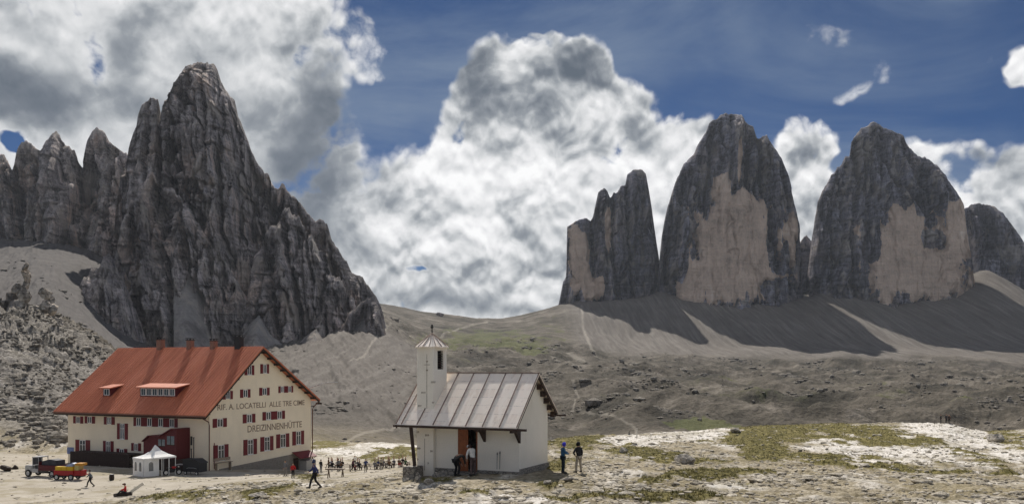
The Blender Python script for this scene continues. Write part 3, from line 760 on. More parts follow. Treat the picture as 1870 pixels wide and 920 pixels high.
def worley(x, y, seed=0):
    xi = np.floor(x).astype(np.int32); yi = np.floor(y).astype(np.int32)
    f1 = np.full(x.shape, 9., np.float32); f2 = f1.copy(); idv = np.zeros_like(f1)
    for i in (-1, 0, 1):
        for j in (-1, 0, 1):
            cx = xi + i; cy = yi + j
            h = _perm[(_perm[(cx + seed * 37) & 255] + cy + seed * 11) & 255]; h2 = _perm[h + 91]
            dx = cx + h / 255. - x; dy = cy + h2 / 255. - y
            d = (dx * dx + dy * dy).astype(np.float32)
            nearer = d < f1
            f2 = np.where(nearer, f1, np.minimum(f2, d)); idv = np.where(nearer, _perm[h2 + 17] / 255., idv); f1 = np.where(nearer, d, f1)
    return np.sqrt(f1), np.sqrt(f2), idv

def massif(name, mats, layers, step=1.15):
    """each layer: dict(sky=[(px,py)..], base=py or pts, d=distance, lean, amp, ...) -> one mesh of closed rock bodies"""
    VV = []; FF = []; LE = []; OC = []; off = 0
    for L in layers:
        d = L['d']; m = d / F; sk_ = L['sky']; seed = L.get('seed', 1); sc = L.get('scale', 1.0)
        x0, x1 = sk_[0][0], sk_[-1][0]
        px = np.arange(x0, x1 + .1, L.get('step', step)); n = len(px)
        X = (px - CX) * m
        top = np.interp(px, [p[0] for p in sk_], [p[1] for p in sk_])
        base = L['base']; base = np.full(n, float(base)) if np.isscalar(base) else np.interp(px, [p[0] for p in base], [p[1] for p in base])
        jag = (ridged(X / (26 * sc), X * 0 + seed, 5, .6, seed=seed + 60) - .62) * L.get('jag', 10) * sc
        fine = fbm(X / (5 * sc), X * 0 + seed, 3, seed=seed + 61) * L.get('jag', 10) * .25 * sc
        ZT = (HY - top) * m; ZB = (HY - base) * m
        H = np.maximum(ZT - ZB, .5 * m)
        fade = sstep(0, 14, np.minimum(px - x0, x1 - px))
        ZT = ZB + H + (jag + fine) * np.minimum(1, H / (40 * sc)) * fade
        H = np.maximum(ZT - ZB, .3 * m)
        nrow = int(L.get('rows', max(40, (base - top).max() / step)))
        v = np.linspace(0, 1, nrow)[:, None]
        Zf = ZB + H * v; Xf = np.repeat(X[None], nrow, 0)
        dep = ZT[None] - Zf                      # height below the skyline
        lean = L.get('lean', .4)
        ZTs = ZT.copy()
        k = max(1, int(L.get('smooth', 6)))
        ker = np.ones(2 * k + 1) / (2 * k + 1)
        ZTs = np.convolve(np.pad(ZT, k, mode='edge'), ker, 'valid')
        deps = np.maximum(ZTs[None] - Zf, 0) * .75 + dep * .25
        rel = lean * deps
        # rounded crest
        rel += L.get('crest', 10) * sc * (1 - np.exp(-dep / (9 * sc)))
        A = L.get('amp', 16) * sc
        wx = fbm(Xf / (70 * sc), Zf / (110 * sc), 4, seed=seed) * 26 * sc
        fd = sstep(0, 30 * sc, dep)
        bt = ridged((Xf + wx) / (62 * sc), Zf / (330 * sc), 3, .5, seed=seed + 2)      # buttresses and gullies
        bt2 = ridged((Xf + wx * .7) / (19 * sc), Zf / (120 * sc), 4, .55, seed=seed + 3)
        bt3 = fbm((Xf + wx * .3) / (6 * sc), Zf / (30 * sc), 4, .6, seed=seed + 4)
        rel += fd * A * ((bt - .6) * 2.3 * L.get('k1', 1) + (bt2 - .6) * .62 * L.get('k2', 1)) + sstep(0, 8 * sc, dep) * A * bt3 * .15
        # cracks
        ck = np.abs(fbm((Xf + wx) / (40 * sc), Zf / (260 * sc), 4, .55, seed=seed + 6))
        rel -= fd * A * .9 * sstep(.05, 0, ck) * L.get('crack', 1)
        # blocky pillars with open joints
        wq = fbm(Xf / (16 * sc), Zf / (70 * sc), 4, .55, seed=seed + 12) * .8
        for bw_, bh_, ba_, sd_ in ((34, 230, .70, 1), (12, 70, .22, 2), (5, 14, .08, 3)):
            a1, a2, ai = worley(Xf / (bw_ * sc) + wq, Zf / (bh_ * sc) + wq * .6, seed + sd_)
            ed_ = sstep(0, .16, a2 - a1)
            rel += fd * A * ba_ * ((ai - .5) * 1.3 - (1 - ed_) * .55) * L.get('blk', 1)
        # ledges
        tz = Zf + Xf * L.get('dip', .05) + fbm(Xf / (60 * sc), Zf / (60 * sc), 4, seed=seed + 7) * 9 * sc
        led = 0
        for per, am in L.get('led', ((17 * sc, .30), (5.5 * sc, .28))):
            fr = tz / per - np.floor(tz / per)
            mod = sstep(-.2, .35, fbm(Xf / (35 * sc), tz / (per * 1.3), 3, seed=seed + 9))
            rel += -am * per * (fr - .5) * mod * sstep(0, per * 2, dep)
            led = np.maximum(led, sstep(.80, .97, fr) * mod) if am > .1 else led
        rel += fbm(Xf / (3.0 * sc), Zf / (2.6 * sc), 3, .6, seed=seed + 10) * 1.1 * sc * sstep(0, 5 * sc, dep)
        kpx = Xf / m + CX; kpy = HY - Zf / m
        for (cpts, cw, cd) in L.get('cuts', []):
            best = np.full(Zf.shape, 1e9)
            jx = fbm(kpy / 14, kpx * 0 + seed, 4, seed=seed + 40) * 5 + fbm(kpx / 9, kpy / 9, 2, seed=seed + 41) * 2
            for (ax, ay), (bx, by) in zip(cpts[:-1], cpts[1:]):
                ddx, ddy = bx - ax, by - ay; tt = np.clip(((kpx + jx - ax) * ddx + (kpy - ay) * ddy) / (ddx * ddx + ddy * ddy), 0, 1)
                best = np.minimum(best, np.hypot(kpx + jx - ax - tt * ddx, kpy - ay - tt * ddy))
            rel -= cd * np.exp(-(best / cw) ** 1.5) * sstep(0, 12 * sc, dep + 4)
        for (bpx, bpy, bw, bh, ba) in L.get('bulge', []):
            rel += ba * np.exp(-((Xf / m + CX - bpx) / bw) ** 2 - ((HY - Zf / m - bpy) / bh) ** 2)
        Yf = d - rel
        # keep it where the photograph has it although it leans forward
        kpx = Xf / m + CX
        if L.get('ochre'):
            oc = np.zeros_like(Zf); pyy = HY - Zf / m
            ow = fbm(Xf / 30, Zf / 75, 6, .66, seed=seed + 20) * .8
            for (ox, oy, ow_, oh, od) in L['ochre']:
                ax = np.abs(kpx - ox) / ow_; ay = np.abs(pyy - oy) / oh
                r_ = (ax ** od + ay ** od) ** (1 / od) + ow
                oc = np.maximum(oc, sstep(1.10, .90, r_))
            for (ox, oy, ow_, oh, od) in L.get('ochre_cut', []):
                ax = np.abs(kpx - ox) / ow_; ay = np.abs(pyy - oy) / oh
                oc *= sstep(.85, 1.1, (ax ** od + ay ** od) ** (1 / od) + ow)
            rel2 = oc
            # the smooth yellow wall is cut back: less relief there
            Yflat = d - lean * deps * 1.0 - L.get('crest', 10) * sc - A * .15 + 4
            Yf = Yf + (Yflat - Yf) * (blur(blur(oc, 4, 0), 4, 1) * .86)
        else: rel2 = np.zeros_like(Zf)
        Xf = Xf * ((.72 * (d - lean * deps - L.get('crest', 10) * sc * .8) + .28 * Yf) / d)          # buttresses lean out along the line towards the valley head
        # back side
        nb = 26; vb = np.linspace(1, 0, nb)[1:, None]
        Zk = ZB + H * vb; Xk = np.repeat(X[None], nb - 1, 0); dk = ZT[None] - Zk
        Yk_ = d + L.get('thick', .45) * dk + L.get('crest', 10) * sc * (1 - np.exp(-dk / (9 * sc))) + fbm(Xk / (40 * sc), Zk / (70 * sc), 3, seed=seed + 30) * 8 * sc * sstep(0, 30 * sc, dk)
        Vx = np.concatenate([Xf, Xk]); Vy = np.concatenate([Yf, Yk_]); Vz = np.concatenate([Zf, Zk])
        nn = Vx.shape[0]
        VV.append(np.stack([Vx, Vy, Vz], -1).reshape(-1, 3)); FF.append(grid_faces(nn, n) + off); off += nn * n
        LE.append(np.concatenate([led * np.ones_like(Zf) * L.get('ledcol', .5) + L.get('flatc', 0), np.zeros_like(Zk)]).ravel()); OC.append(np.concatenate([rel2, np.zeros_like(Zk)]).ravel())
    me = np_mesh(name, np.concatenate(VV), np.concatenate(FF), mats, True, dict(ledge=np.concatenate(LE), ochre=np.concatenate(OC)))
    o = link(name, me); tag(o, kind='structure'); return o

M_left = rock_mat('dolomite_left', (.46, .405, .385), (.56, .42, .33), zs=1.3, sw=.34)
M_zin = rock_mat('dolomite_towers', (.26, .25, .29), (.34, .28, .26), zs=.8, sw=.50, yellow=(.76, .58, .45))
M_hill = rock_mat('dolomite_outcrop', (.50, .45, .39), (.55, .45, .35), zs=3, sw=.4)

spires = dict(cuts=[([(20, 310), (23, 400), (20, 480)], 4, 30), ([(72, 280), (68, 380), (60, 480)], 5, 34), ([(144, 306), (138, 380), (118, 440), (95, 490)], 6, 45), ([(207, 275), (196, 350), (185, 430)], 5, 30), ([(108, 262), (112, 340)], 3, 15)], d=1180, seed=3, base=[(-300, 500), (0, 510), (250, 480), (430, 560)], lean=.42, amp=24, jag=9, led=((22, .40), (7, .32)), thick=.5, smooth=4, dip=.05,
  sky=[(-300, 470), (-150, 400), (-60, 350), (-20, 300), (-6, 280), (3, 283), (10, 295), (16, 312), (22, 300), (28, 270), (35, 258), (45, 253), (55, 264), (66, 272), (72, 268), (80, 252), (88, 243), (97, 239), (108, 252), (118, 266), (133, 276), (139, 298), (145, 306), (150, 285), (156, 255), (164, 240), (174, 232), (185, 240), (195, 258), (205, 264), (222, 275), (240, 290), (300, 330), (430, 420)])
main = dict(cuts=[([(291, 205), (288, 280), (262, 340), (240, 400)], 5, 40), ([(348, 140), (338, 215), (322, 300)], 4, 24), ([(372, 130), (378, 220), (372, 300)], 3, 14), ([(396, 300), (402, 380), (398, 440), (420, 500)], 4, 30), ([(432, 250), (440, 330), (452, 400)], 4, 18), ([(489, 330), (480, 400)], 4, 22), ([(320, 240), (312, 330), (330, 420)], 4, 20), ([(540, 370), (545, 440), (560, 520)], 4, 24), ([(600, 450), (606, 520), (620, 600)], 4, 20)], k2=.8, d=1020, seed=7, base=[(205, 600), (430, 700), (722, 700)], lean=.5, amp=29, jag=9, led=((22, .42), (7, .34)), thick=.5, smooth=7, dip=.12,
  sky=[(205, 420), (215, 330), (228, 290), (236, 300), (262, 285), (284, 262), (291, 228), (297, 198), (310, 166), (325, 140), (335, 123), (350, 117), (375, 115), (392, 122), (402, 150), (415, 168), (426, 185), (432, 215), (450, 255), (460, 280), (470, 300), (480, 315), (489, 322), (493, 338), (505, 342), (512, 334), (520, 345), (535, 356), (548, 366), (560, 386), (574, 406), (585, 400), (595, 410), (605, 440), (622, 466), (632, 476), (640, 494), (655, 504), (667, 516), (680, 532), (690, 550), (698, 575), (705, 600), (722, 640)])
butt = dict(cuts=[([(286, 345), (292, 430), (300, 540), (322, 660)], 5, 30), ([(238, 385), (250, 480), (246, 560), (240, 640)], 5, 28), ([(322, 370), (335, 450), (345, 540), (380, 620)], 5, 30), ([(268, 420), (272, 560)], 3, 14), ([(400, 480), (405, 560), (430, 660)], 5, 26)], d=905, seed=12, base=690, lean=.5, amp=26, jag=12, thick=.9, smooth=5, scale=.8, led=((18, .42), (6, .34)), dip=-.1, ledcol=.6, k1=1.4,
  sky=[(185, 600), (200, 500), (214, 440), (222, 400), (235, 370), (255, 346), (268, 320), (276, 316), (285, 333), (300, 336), (320, 352), (345, 386), (360, 412), (380, 440), (402, 474), (430, 505), (450, 545), (470, 590), (490, 650)])
lowb = dict(d=760, seed=17, base=690, lean=.5, amp=22, jag=12, thick=.9, smooth=3, scale=.62, dip=.3, ledcol=.7,
  sky=[(106, 640), (118, 600), (126, 590), (130, 548), (140, 540), (146, 512), (158, 505), (164, 488), (176, 492), (186, 470), (194, 462), (203, 470), (210, 500), (222, 508), (240, 590), (262, 680)])
shoulder = dict(cuts=[([(516, 400), (522, 480), (540, 560), (548, 640)], 5, 30), ([(590, 462), (592, 540), (600, 640)], 5, 26), ([(478, 440), (492, 520), (505, 620)], 5, 26), ([(556, 420), (566, 520)], 3, 16), ([(632, 535), (640, 620)], 4, 18)], d=950, seed=23, base=[(430, 640), (560, 690), (690, 690)], lean=.6, amp=26, jag=13, led=((18, .42), (6, .34)), thick=.9, smooth=6, scale=.8, dip=.1,
  sky=[(425, 600), (440, 540), (452, 520), (462, 470), (470, 462), (480, 430), (496, 412), (503, 415), (514, 388), (526, 380), (532, 392), (545, 398), (556, 424), (568, 428), (580, 462), (592, 460), (604, 500), (622, 512), (632, 540), (645, 548), (656, 590), (668, 596), (676, 630), (692, 680)])
spur = dict(d=900, seed=29, base=[(590, 690), (735, 700)], lean=.5, amp=20, jag=12, thick=1.0, smooth=4, scale=.6, dip=.1,
  sky=[(588, 680), (602, 640), (620, 600), (636, 574), (650, 560), (662, 548), (676, 543), (688, 552), (694, 570), (699, 590), (704, 612), (712, 650), (722, 680)])
low2 = dict(d=700, seed=33, base=[(330, 700), (480, 720)], lean=.5, amp=8, jag=6, thick=1.0, smooth=4, scale=.55, dip=.1, ledcol=.7,
  sky=[(322, 690), (345, 640), (372, 618), (400, 600), (420, 585), (438, 592), (455, 620), (470, 640), (492, 690)])
ramp = dict(d=965, seed=81, base=700, lean=1.12, amp=3.0, jag=3, thick=.3, smooth=12, k1=.8, k2=.4, blk=.25, crack=.2, ledcol=0, led=((12, .05),), flatc=1,
  sky=[(318, 400), (340, 405), (360, 425), (385, 455), (410, 490), (440, 520), (475, 560), (510, 600), (545, 630), (575, 670), (590, 698)])
ramp2 = dict(d=905, seed=84, base=700, lean=1.12, amp=3.0, jag=3, thick=.3, smooth=8, k1=.8, k2=.4, blk=.25, crack=.2, ledcol=0, led=((12, .05),), flatc=1,
  sky=[(600, 680), (625, 620), (650, 590), (668, 578), (690, 590), (712, 640), (735, 690)])
pin = dict(d=1000, seed=88, base=560, lean=.26, amp=13, jag=6, thick=.5, smooth=3, scale=.8, crest=9, ledcol=.4, cuts=[([(270, 182), (268, 260), (262, 340)], 3, 14)],
  sky=[(214, 480), (222, 400), (229, 310), (233, 268), (241, 240), (247, 226), (250, 204), (256, 192), (264, 187), (270, 179), (286, 180), (289, 194), (292, 232), (298, 300), (306, 380), (316, 480)])
fan = dict(d=850, seed=90, base=705, lean=1.25, amp=2.2, jag=2, thick=.3, smooth=10, k1=.8, k2=.4, blk=.2, crack=.1, ledcol=0, led=((12, .05),), flatc=1,
  sky=[(180, 700), (205, 660), (232, 612), (250, 600), (270, 640), (300, 655), (318, 640), (338, 612), (352, 640), (390, 655), (420, 640), (452, 590), (470, 575), (490, 610), (530, 640), (556, 612), (575, 600), (600, 640), (640, 655), (660, 640), (680, 660), (700, 700)])
massif('mountain', M_left, [pin, fan, spires, main, butt, lowb, shoulder, spur, ramp, ramp2])

t1 = dict(cuts=[([(1081, 402), (1086, 480), (1084, 560)], 3, 32), ([(1120, 355), (1118, 440), (1126, 560)], 3, 32), ([(1145, 342), (1148, 430), (1156, 560)], 3, 30), ([(1172, 380), (1176, 560)], 2.5, 14), ([(1060, 405), (1062, 480)], 2, 9)], d=2030, seed=41, base=585, lean=.13, amp=24, jag=6, thick=.30, smooth=3, scale=1.3, crest=12, ledcol=.35, k1=.8,
  sky=[(1014, 580), (1022, 548), (1028, 518), (1034, 506), (1036, 470), (1036, 415), (1046, 405), (1060, 401), (1072, 397), (1079, 403), (1083, 398), (1089, 370), (1093, 350), (1103, 343), (1110, 350), (1115, 362), (1121, 352), (1128, 351), (1134, 341), (1143, 338), (1146, 318), (1158, 309), (1172, 309), (1181, 318), (1188, 360), (1194, 400), (1200, 440), (1206, 480), (1210, 560), (1213, 585)],
  ochre=[(1058, 470, 20, 65, 3), (1082, 530, 20, 20, 3), (1110, 430, 6, 50, 2)], ochre_cut=[(1120, 520, 14, 30, 2)])
t2 = dict(cuts=[([(1386, 256), (1394, 330), (1412, 420), (1430, 540)], 4, 42), ([(1305, 240), (1296, 320), (1286, 400)], 4, 26), ([(1336, 215), (1338, 300), (1330, 350)], 3, 20), ([(1362, 225), (1368, 330)], 3, 20), ([(1250, 320), (1240, 430), (1236, 560)], 4, 26), ([(1425, 300), (1442, 400), (1450, 540)], 3, 22), ([(1215, 430), (1222, 560)], 3, 16)], d=2000, seed=47, base=590, lean=.15, amp=27, jag=7, thick=.30, smooth=4, scale=1.4, crest=14, ledcol=.35, k1=.8, crack=.7,
  sky=[(1196, 585), (1201, 540), (1206, 470), (1210, 430), (1216, 398), (1226, 360), (1238, 326), (1250, 300), (1268, 280), (1280, 256), (1291, 240), (1297, 222), (1311, 215), (1319, 208), (1345, 207), (1357, 212), (1366, 225), (1378, 234), (1385, 254), (1394, 250), (1403, 247), (1412, 264), (1430, 290), (1440, 312), (1448, 350), (1457, 390), (1462, 430), (1466, 470), (1466, 530), (1470, 590)],
  ochre=[(1345, 470, 78, 88, 4), (1355, 405, 40, 52, 3), (1318, 350, 18, 26, 2.5), (1265, 525, 26, 48, 3), (1448, 440, 9, 48, 2), (1350, 300, 5, 46, 2), (1385, 520, 60, 22, 3)], ochre_cut=[(1242, 470, 14, 40, 2), (1425, 535, 32, 26, 2), (1412, 450, 9, 60, 2)])
gapr = dict(d=2060, seed=51, base=585, lean=.2, amp=9, jag=7, thick=.25, smooth=3, scale=1.0, ledcol=.3,
  sky=[(1448, 560), (1458, 450), (1466, 436), (1474, 430), (1484, 440), (1492, 452), (1500, 490), (1512, 540), (1520, 585)])
t3 = dict(cuts=[([(1612, 235), (1616, 290), (1640, 335), (1690, 385), (1704, 420)], 4, 34), ([(1566, 262), (1572, 340), (1556, 430), (1562, 550)], 5, 38), ([(1655, 255), (1672, 320), (1700, 360)], 4, 26), ([(1530, 330), (1545, 420)], 3, 20), ([(1596, 240), (1592, 360), (1580, 470)], 3, 22), ([(1515, 400), (1524, 540)], 4, 24), ([(1720, 320), (1738, 370)], 3, 18)], d=1990, seed=57, base=590, lean=.14, amp=24, jag=7, thick=.30, smooth=4, scale=1.4, crest=14, ledcol=.55, k1=.9, dip=-.04, led=((21, .42), (9, .36)),
  sky=[(1478, 500), (1484, 450), (1490, 410), (1496, 370), (1510, 340), (1525, 316), (1540, 300), (1546, 288), (1555, 284), (1558, 256), (1575, 236), (1590, 228), (1600, 221), (1612, 230), (1640, 241), (1655, 250), (1665, 270), (1680, 285), (1700, 290), (1715, 300), (1735, 325), (1750, 346), (1760, 370), (1765, 420), (1772, 460), (1779, 500), (1784, 590)],
  ochre=[(1680, 478, 95, 72, 6), (1650, 420, 42, 34, 4), (1745, 430, 22, 62, 4), (1740, 400, 20, 30, 3)], ochre_cut=[(1702, 443, 22, 20, 4), (1700, 408, 12, 12, 2), (1590, 440, 16, 44, 3)])
t4 = dict(d=2120, seed=63, base=600, lean=.25, amp=22, jag=6, thick=.35, smooth=5, scale=1.2, ledcol=.3,
  sky=[(1740, 560), (1752, 420), (1762, 382), (1778, 373), (1800, 371), (1820, 378), (1836, 391), (1850, 409), (1865, 430), (1880, 455), (1920, 520), (1990, 600)])
massif('mountain', M_zin, [t1, t2, gapr, t3, t4], step=1.3)
pinn = dict(d=275, seed=71, base=650, lean=.3, amp=9, jag=22, thick=.8, smooth=2, scale=.13, crest=12, step=.8, ledcol=.2, k2=1.4,
  sky=[(-60, 620), (-20, 590), (0, 570), (8, 548), (16, 540), (22, 524), (30, 520), (35, 528), (38, 500), (42, 482), (47, 477), (52, 484), (54, 520), (58, 545), (66, 556), (72, 545), (78, 530), (86, 524), (92, 534), (95, 556), (104, 575), (128, 640)])
cg = MB()
for i, (px, py, w, h) in enumerate([(47, 486, 14, 20), (46, 503, 17, 26), (48, 522, 18, 30), (45, 544, 24, 34), (33, 528, 22, 26), (24, 545, 28, 30), (36, 560, 40, 30), (12, 560, 30, 28), (0, 572, 34, 26), (58, 562, 30, 30),
                                    (82, 534, 22, 22), (88, 550, 24, 28), (78, 562, 26, 30), (98, 568, 22, 24), (70, 572, 40, 26), (20, 580, 60, 30), (54, 585, 60, 30), (96, 585, 40, 26), (110, 592, 26, 24)]):
    c = P(px, py, 268 + (i % 3) * 1.5); s_ = 268 / F
    cg.blob(c, (w * s_ * .56, w * s_ * .7, h * s_ * .60), 100 + i, 3, .75)
for v in cg.bm.verts:
    n_ = float(ridged(np.array([v.co.x * .7 + v.co.y * .4]), np.array([v.co.z * 1.1]), 4, .6, seed=91)[0]) - .6; v.co += Vector((.5, -1.0, .1)) * n_
cg = cg.build('crag', M_hill); tag(cg, kind='structure')
# ================================================================ the mountain hut
def plaster(name, col, stain):
    m, nt, b = mat(name); co = nt.node('ShaderNodeTexCoord').outputs['Object']
    st = nt.noise(nt.mapping(co, scale=(.9, .9, .18)), 1, 6, .68); bg_ = nt.noise(co, .5, 5, .6); fi = nt.noise(co, 16, 4, .6)
    c = nt.mix(nt.smooth(nt.add(nt.mul(bg_, .5), nt.mul(fi, .5)), .35, .65), tuple(c_ * .90 for c_ in col), col)
    c = nt.mix(nt.smooth(st, .54, .76, 0, .34), c, stain)
    nt.l.new(c, b.inputs['Base Color']); b.inputs['Roughness'].default_value = .92; b.inputs['Specular IOR Level'].default_value = .1
    bump(nt, b, nt.add(fi, nt.mul(bg_, .8)), .35, .04); return m
W_PLASTER = plaster('hut_plaster', (.90, .79, .61), (.62, .53, .42))
W_STONE = None
def stone_mat(name, c1, c2, scale=2.2, mortar=(.30, .28, .25)):
    m, nt, b = mat(name); co = nt.node('ShaderNodeTexCoord').outputs['Object']
    jit = nt.vmath('ADD', nt.mapping(co, scale=(1, 1, 1.7)), nt.vmath('SCALE', nt.noise(co, 2.0, 3, col=True), scale=.25))
    v = nt.node('ShaderNodeTexVoronoi', feature='DISTANCE_TO_EDGE'); nt.put(v.inputs['Vector'], jit); v.inputs['Scale'].default_value = scale
    vc = nt.node('ShaderNodeTexVoronoi', feature='F1'); nt.put(vc.inputs['Vector'], jit); vc.inputs['Scale'].default_value = scale
    tone = nt.mix(vc.outputs['Color'], c1, c2)
    tone = nt.mix(nt.noise(co, 6, 5, .65), tone, tuple(c * .6 for c in c1))
    e = nt.smooth(v.outputs['Distance'], .02, .07)
    nt.l.new(nt.mix(e, mortar, tone), b.inputs['Base Color']); b.inputs['Roughness'].default_value = .95
    bump(nt, b, nt.add(e, nt.mul(nt.noise(co, 12, 4), .3)), .8, .06); return m
W_STONE = stone_mat('rubble_stone', (.34, .30, .25), (.22, .20, .17))
C_STONE = stone_mat('chapel_stone', (.40, .37, .32), (.25, .22, .19), 3.0, (.10, .09, .08))
def roof_red():
    m, nt, b = mat('red_sheet_roof'); co = nt.node('ShaderNodeTexCoord').outputs['Object']
    big = nt.noise(nt.mapping(co, scale=(.25, .09, .09)), 1, 5, .6); fi = nt.noise(co, 4, 5, .6)
    pan = nt.noise(nt.mapping(co, scale=(1.9, .12, .12)), 1, 2, .5)
    f = nt.add(nt.mul(big, .45), nt.add(nt.mul(fi, .2), nt.mul(pan, .35)))
    c = nt.ramp(f, [(.36, (.38, .105, .048)), (.5, (.52, .165, .082)), (.64, (.62, .23, .135))])
    dn = nt.smooth(nt.noise(nt.mapping(co, scale=(.7, .25, .25)), 1, 6, .7), .60, .72)
    c = nt.mix(nt.mul(dn, .4), c, (.20, .07, .05))
    nt.l.new(c, b.inputs['Base Color']); b.inputs['Roughness'].default_value = .5; b.inputs['Specular IOR Level'].default_value = .35; return m
M_RED = roof_red()
M_DRED = paint('dark_red_wood', (.115, .020, .022), .6, var=.3)
M_SHUT = paint('red_shutter', (.16, .018, .022), .55, var=.22)
M_WHITE = paint('white_frame', (.75, .73, .70), .5, var=.1)
M_SOFF = paint('dark_timber', (.045, .032, .025), .8, var=.3)
M_PIPE = paint('brown_pipe', (.12, .05, .03), .5)
M_BRICK = paint('chimney_brick', (.26, .14, .10), .9, var=.35, scale=5)
M_IRON = paint('dark_iron', (.03, .028, .028), .6)
M_LET = paint('lettering_paint', (.30, .22, .16), .85, var=.45, scale=3)
def glass_mat(name, col=(.012, .015, .018)):
    m, nt, b = mat(name); co = nt.node('ShaderNodeTexCoord').outputs['Object']
    nt.l.new(nt.mix(nt.noise(co, 1.5, 3), col, tuple(c * 4 for c in col)), b.inputs['Base Color'])
    b.inputs['Roughness'].default_value = .08; b.inputs['Specular IOR Level'].default_value = .8; return m
M_GLASS = glass_mat('window_glass')

class Frame:
    """local frame of a building; casts rays of photo pixels onto its planes"""
    def __init__(s, o, rz):
        s.o = Vector(o); s.rz = rz; s.x = Vector((math.cos(rz), math.sin(rz), 0)); s.y = Vector((-math.sin(rz), math.cos(rz), 0))
    def hit(s, px, py, pt, n):
        d = Vector(((px - CX) / F, 1, (HY - py) / F)); w = s.loc2w(pt); nn = s.x * n[0] + s.y * n[1] + Vector((0, 0, n[2]))
        t = w.dot(nn) / d.dot(nn); q = d * t - s.o
        return Vector((q.dot(s.x), q.dot(s.y), q.z))
    def loc2w(s, p): return s.o + s.x * p[0] + s.y * p[1] + Vector((0, 0, p[2]))

HL, HWD = 23.8, 19.8
HF = Frame((-36.2, 106.0, -12.4), R(-24))
hut = empty('mountain_hut', HF.o, HF.rz, 'large cream mountain hut with steep red metal roof and dark red shutters', 'mountain hut')
RY, RZ_ = 8.6, 15.06; EL, ZL = -1.7, 6.75; ER, ZR = 20.6, 7.9
zroof = lambda y: ZL + (y - EL) * (RZ_ - ZL) / (RY - EL) if y <= RY else RZ_ - (y - RY) * (RZ_ - ZR) / (ER - RY)
T_ = .34
# walls
w = MB(); w.poly([(0, 0, -3.5), (0, HWD, -3.5), (0, HWD, zroof(HWD) - T_), (0, RY, RZ_ - T_), (0, 0, zroof(0) - T_)], (-HL, 0, 0))
w.build('wall', W_PLASTER, hut)
sb = MB()
def gab(px, py): p = HF.hit(px, py, (0, 0, 0), (1, 0, 0)); return p.y, p.z
y1, z1 = gab(400, 856); y2, z2 = gab(566, 822)
sb.poly([(.003, y1, -3.4), (.003, HWD - .01, -3.4), (.003, HWD - .01, z2), (.003, y1, z1)], (.10, 0, 0))
sb.build('stone_base', W_STONE, hut)
# roof: two thick slopes
X0, X1 = -HL - .6, 1.0
rf = MB()
rf.poly([(X1, EL, ZL), (X1, RY, RZ_), (X1, ER, ZR), (X1, ER, ZR - .22), (X1, RY, RZ_ - .24), (X1, EL, ZL - .22)], (X0 - X1, 0, 0))
roof = rf.build('roof', M_RED, hut)
sm_ = MB()
for i in range(1, 60):
    x = X1 - i * .44
    if x < X0: break
    for (ya, za, yb, zb) in ((EL, ZL, RY, RZ_), (RY, RZ_, ER, ZR)):
        sm_.bar((x, ya, za + .02), (x, yb, zb + .02), .035, .06)
sm_.build('standing_seam', M_RED, roof)
sf = MB(); n_ = 14
for i in range(9):       # purlin ends under the gable overhang
    y = EL + .7 + i * 1.25
    if y < RY: sf.box((.55, y, zroof(y) - .42), (.9, .22, .26))
for i in range(10):
    y = RY + .6 + i * 1.3
    sf.box((.55, y, zroof(y) - .42), (.9, .22, .26))
sf.poly([(X1 - .06, EL + .05, ZL - .25), (X1 - .06, RY, RZ_ - .27), (X1 - .06, ER - .05, ZR - .25), (X1 - .06, ER - .05, ZR - .5), (X1 - .06, RY, RZ_ - .56), (X1 - .06, EL + .05, ZL - .5)], (-.08, 0, 0))
sf.build('bargeboard', M_SOFF, roof)
ev = MB(); ev.box2((X0, EL + .02, ZL - .45), (X1, EL + .14, ZL - .225)); ev.build('eave_board', M_SOFF, roof)
gt = MB(); gt.tube([(X0, EL - .08, ZL - .18), (X1, EL - .08, ZL - .20)], .09, 8); gt.build('gutter', M_PIPE, roof)

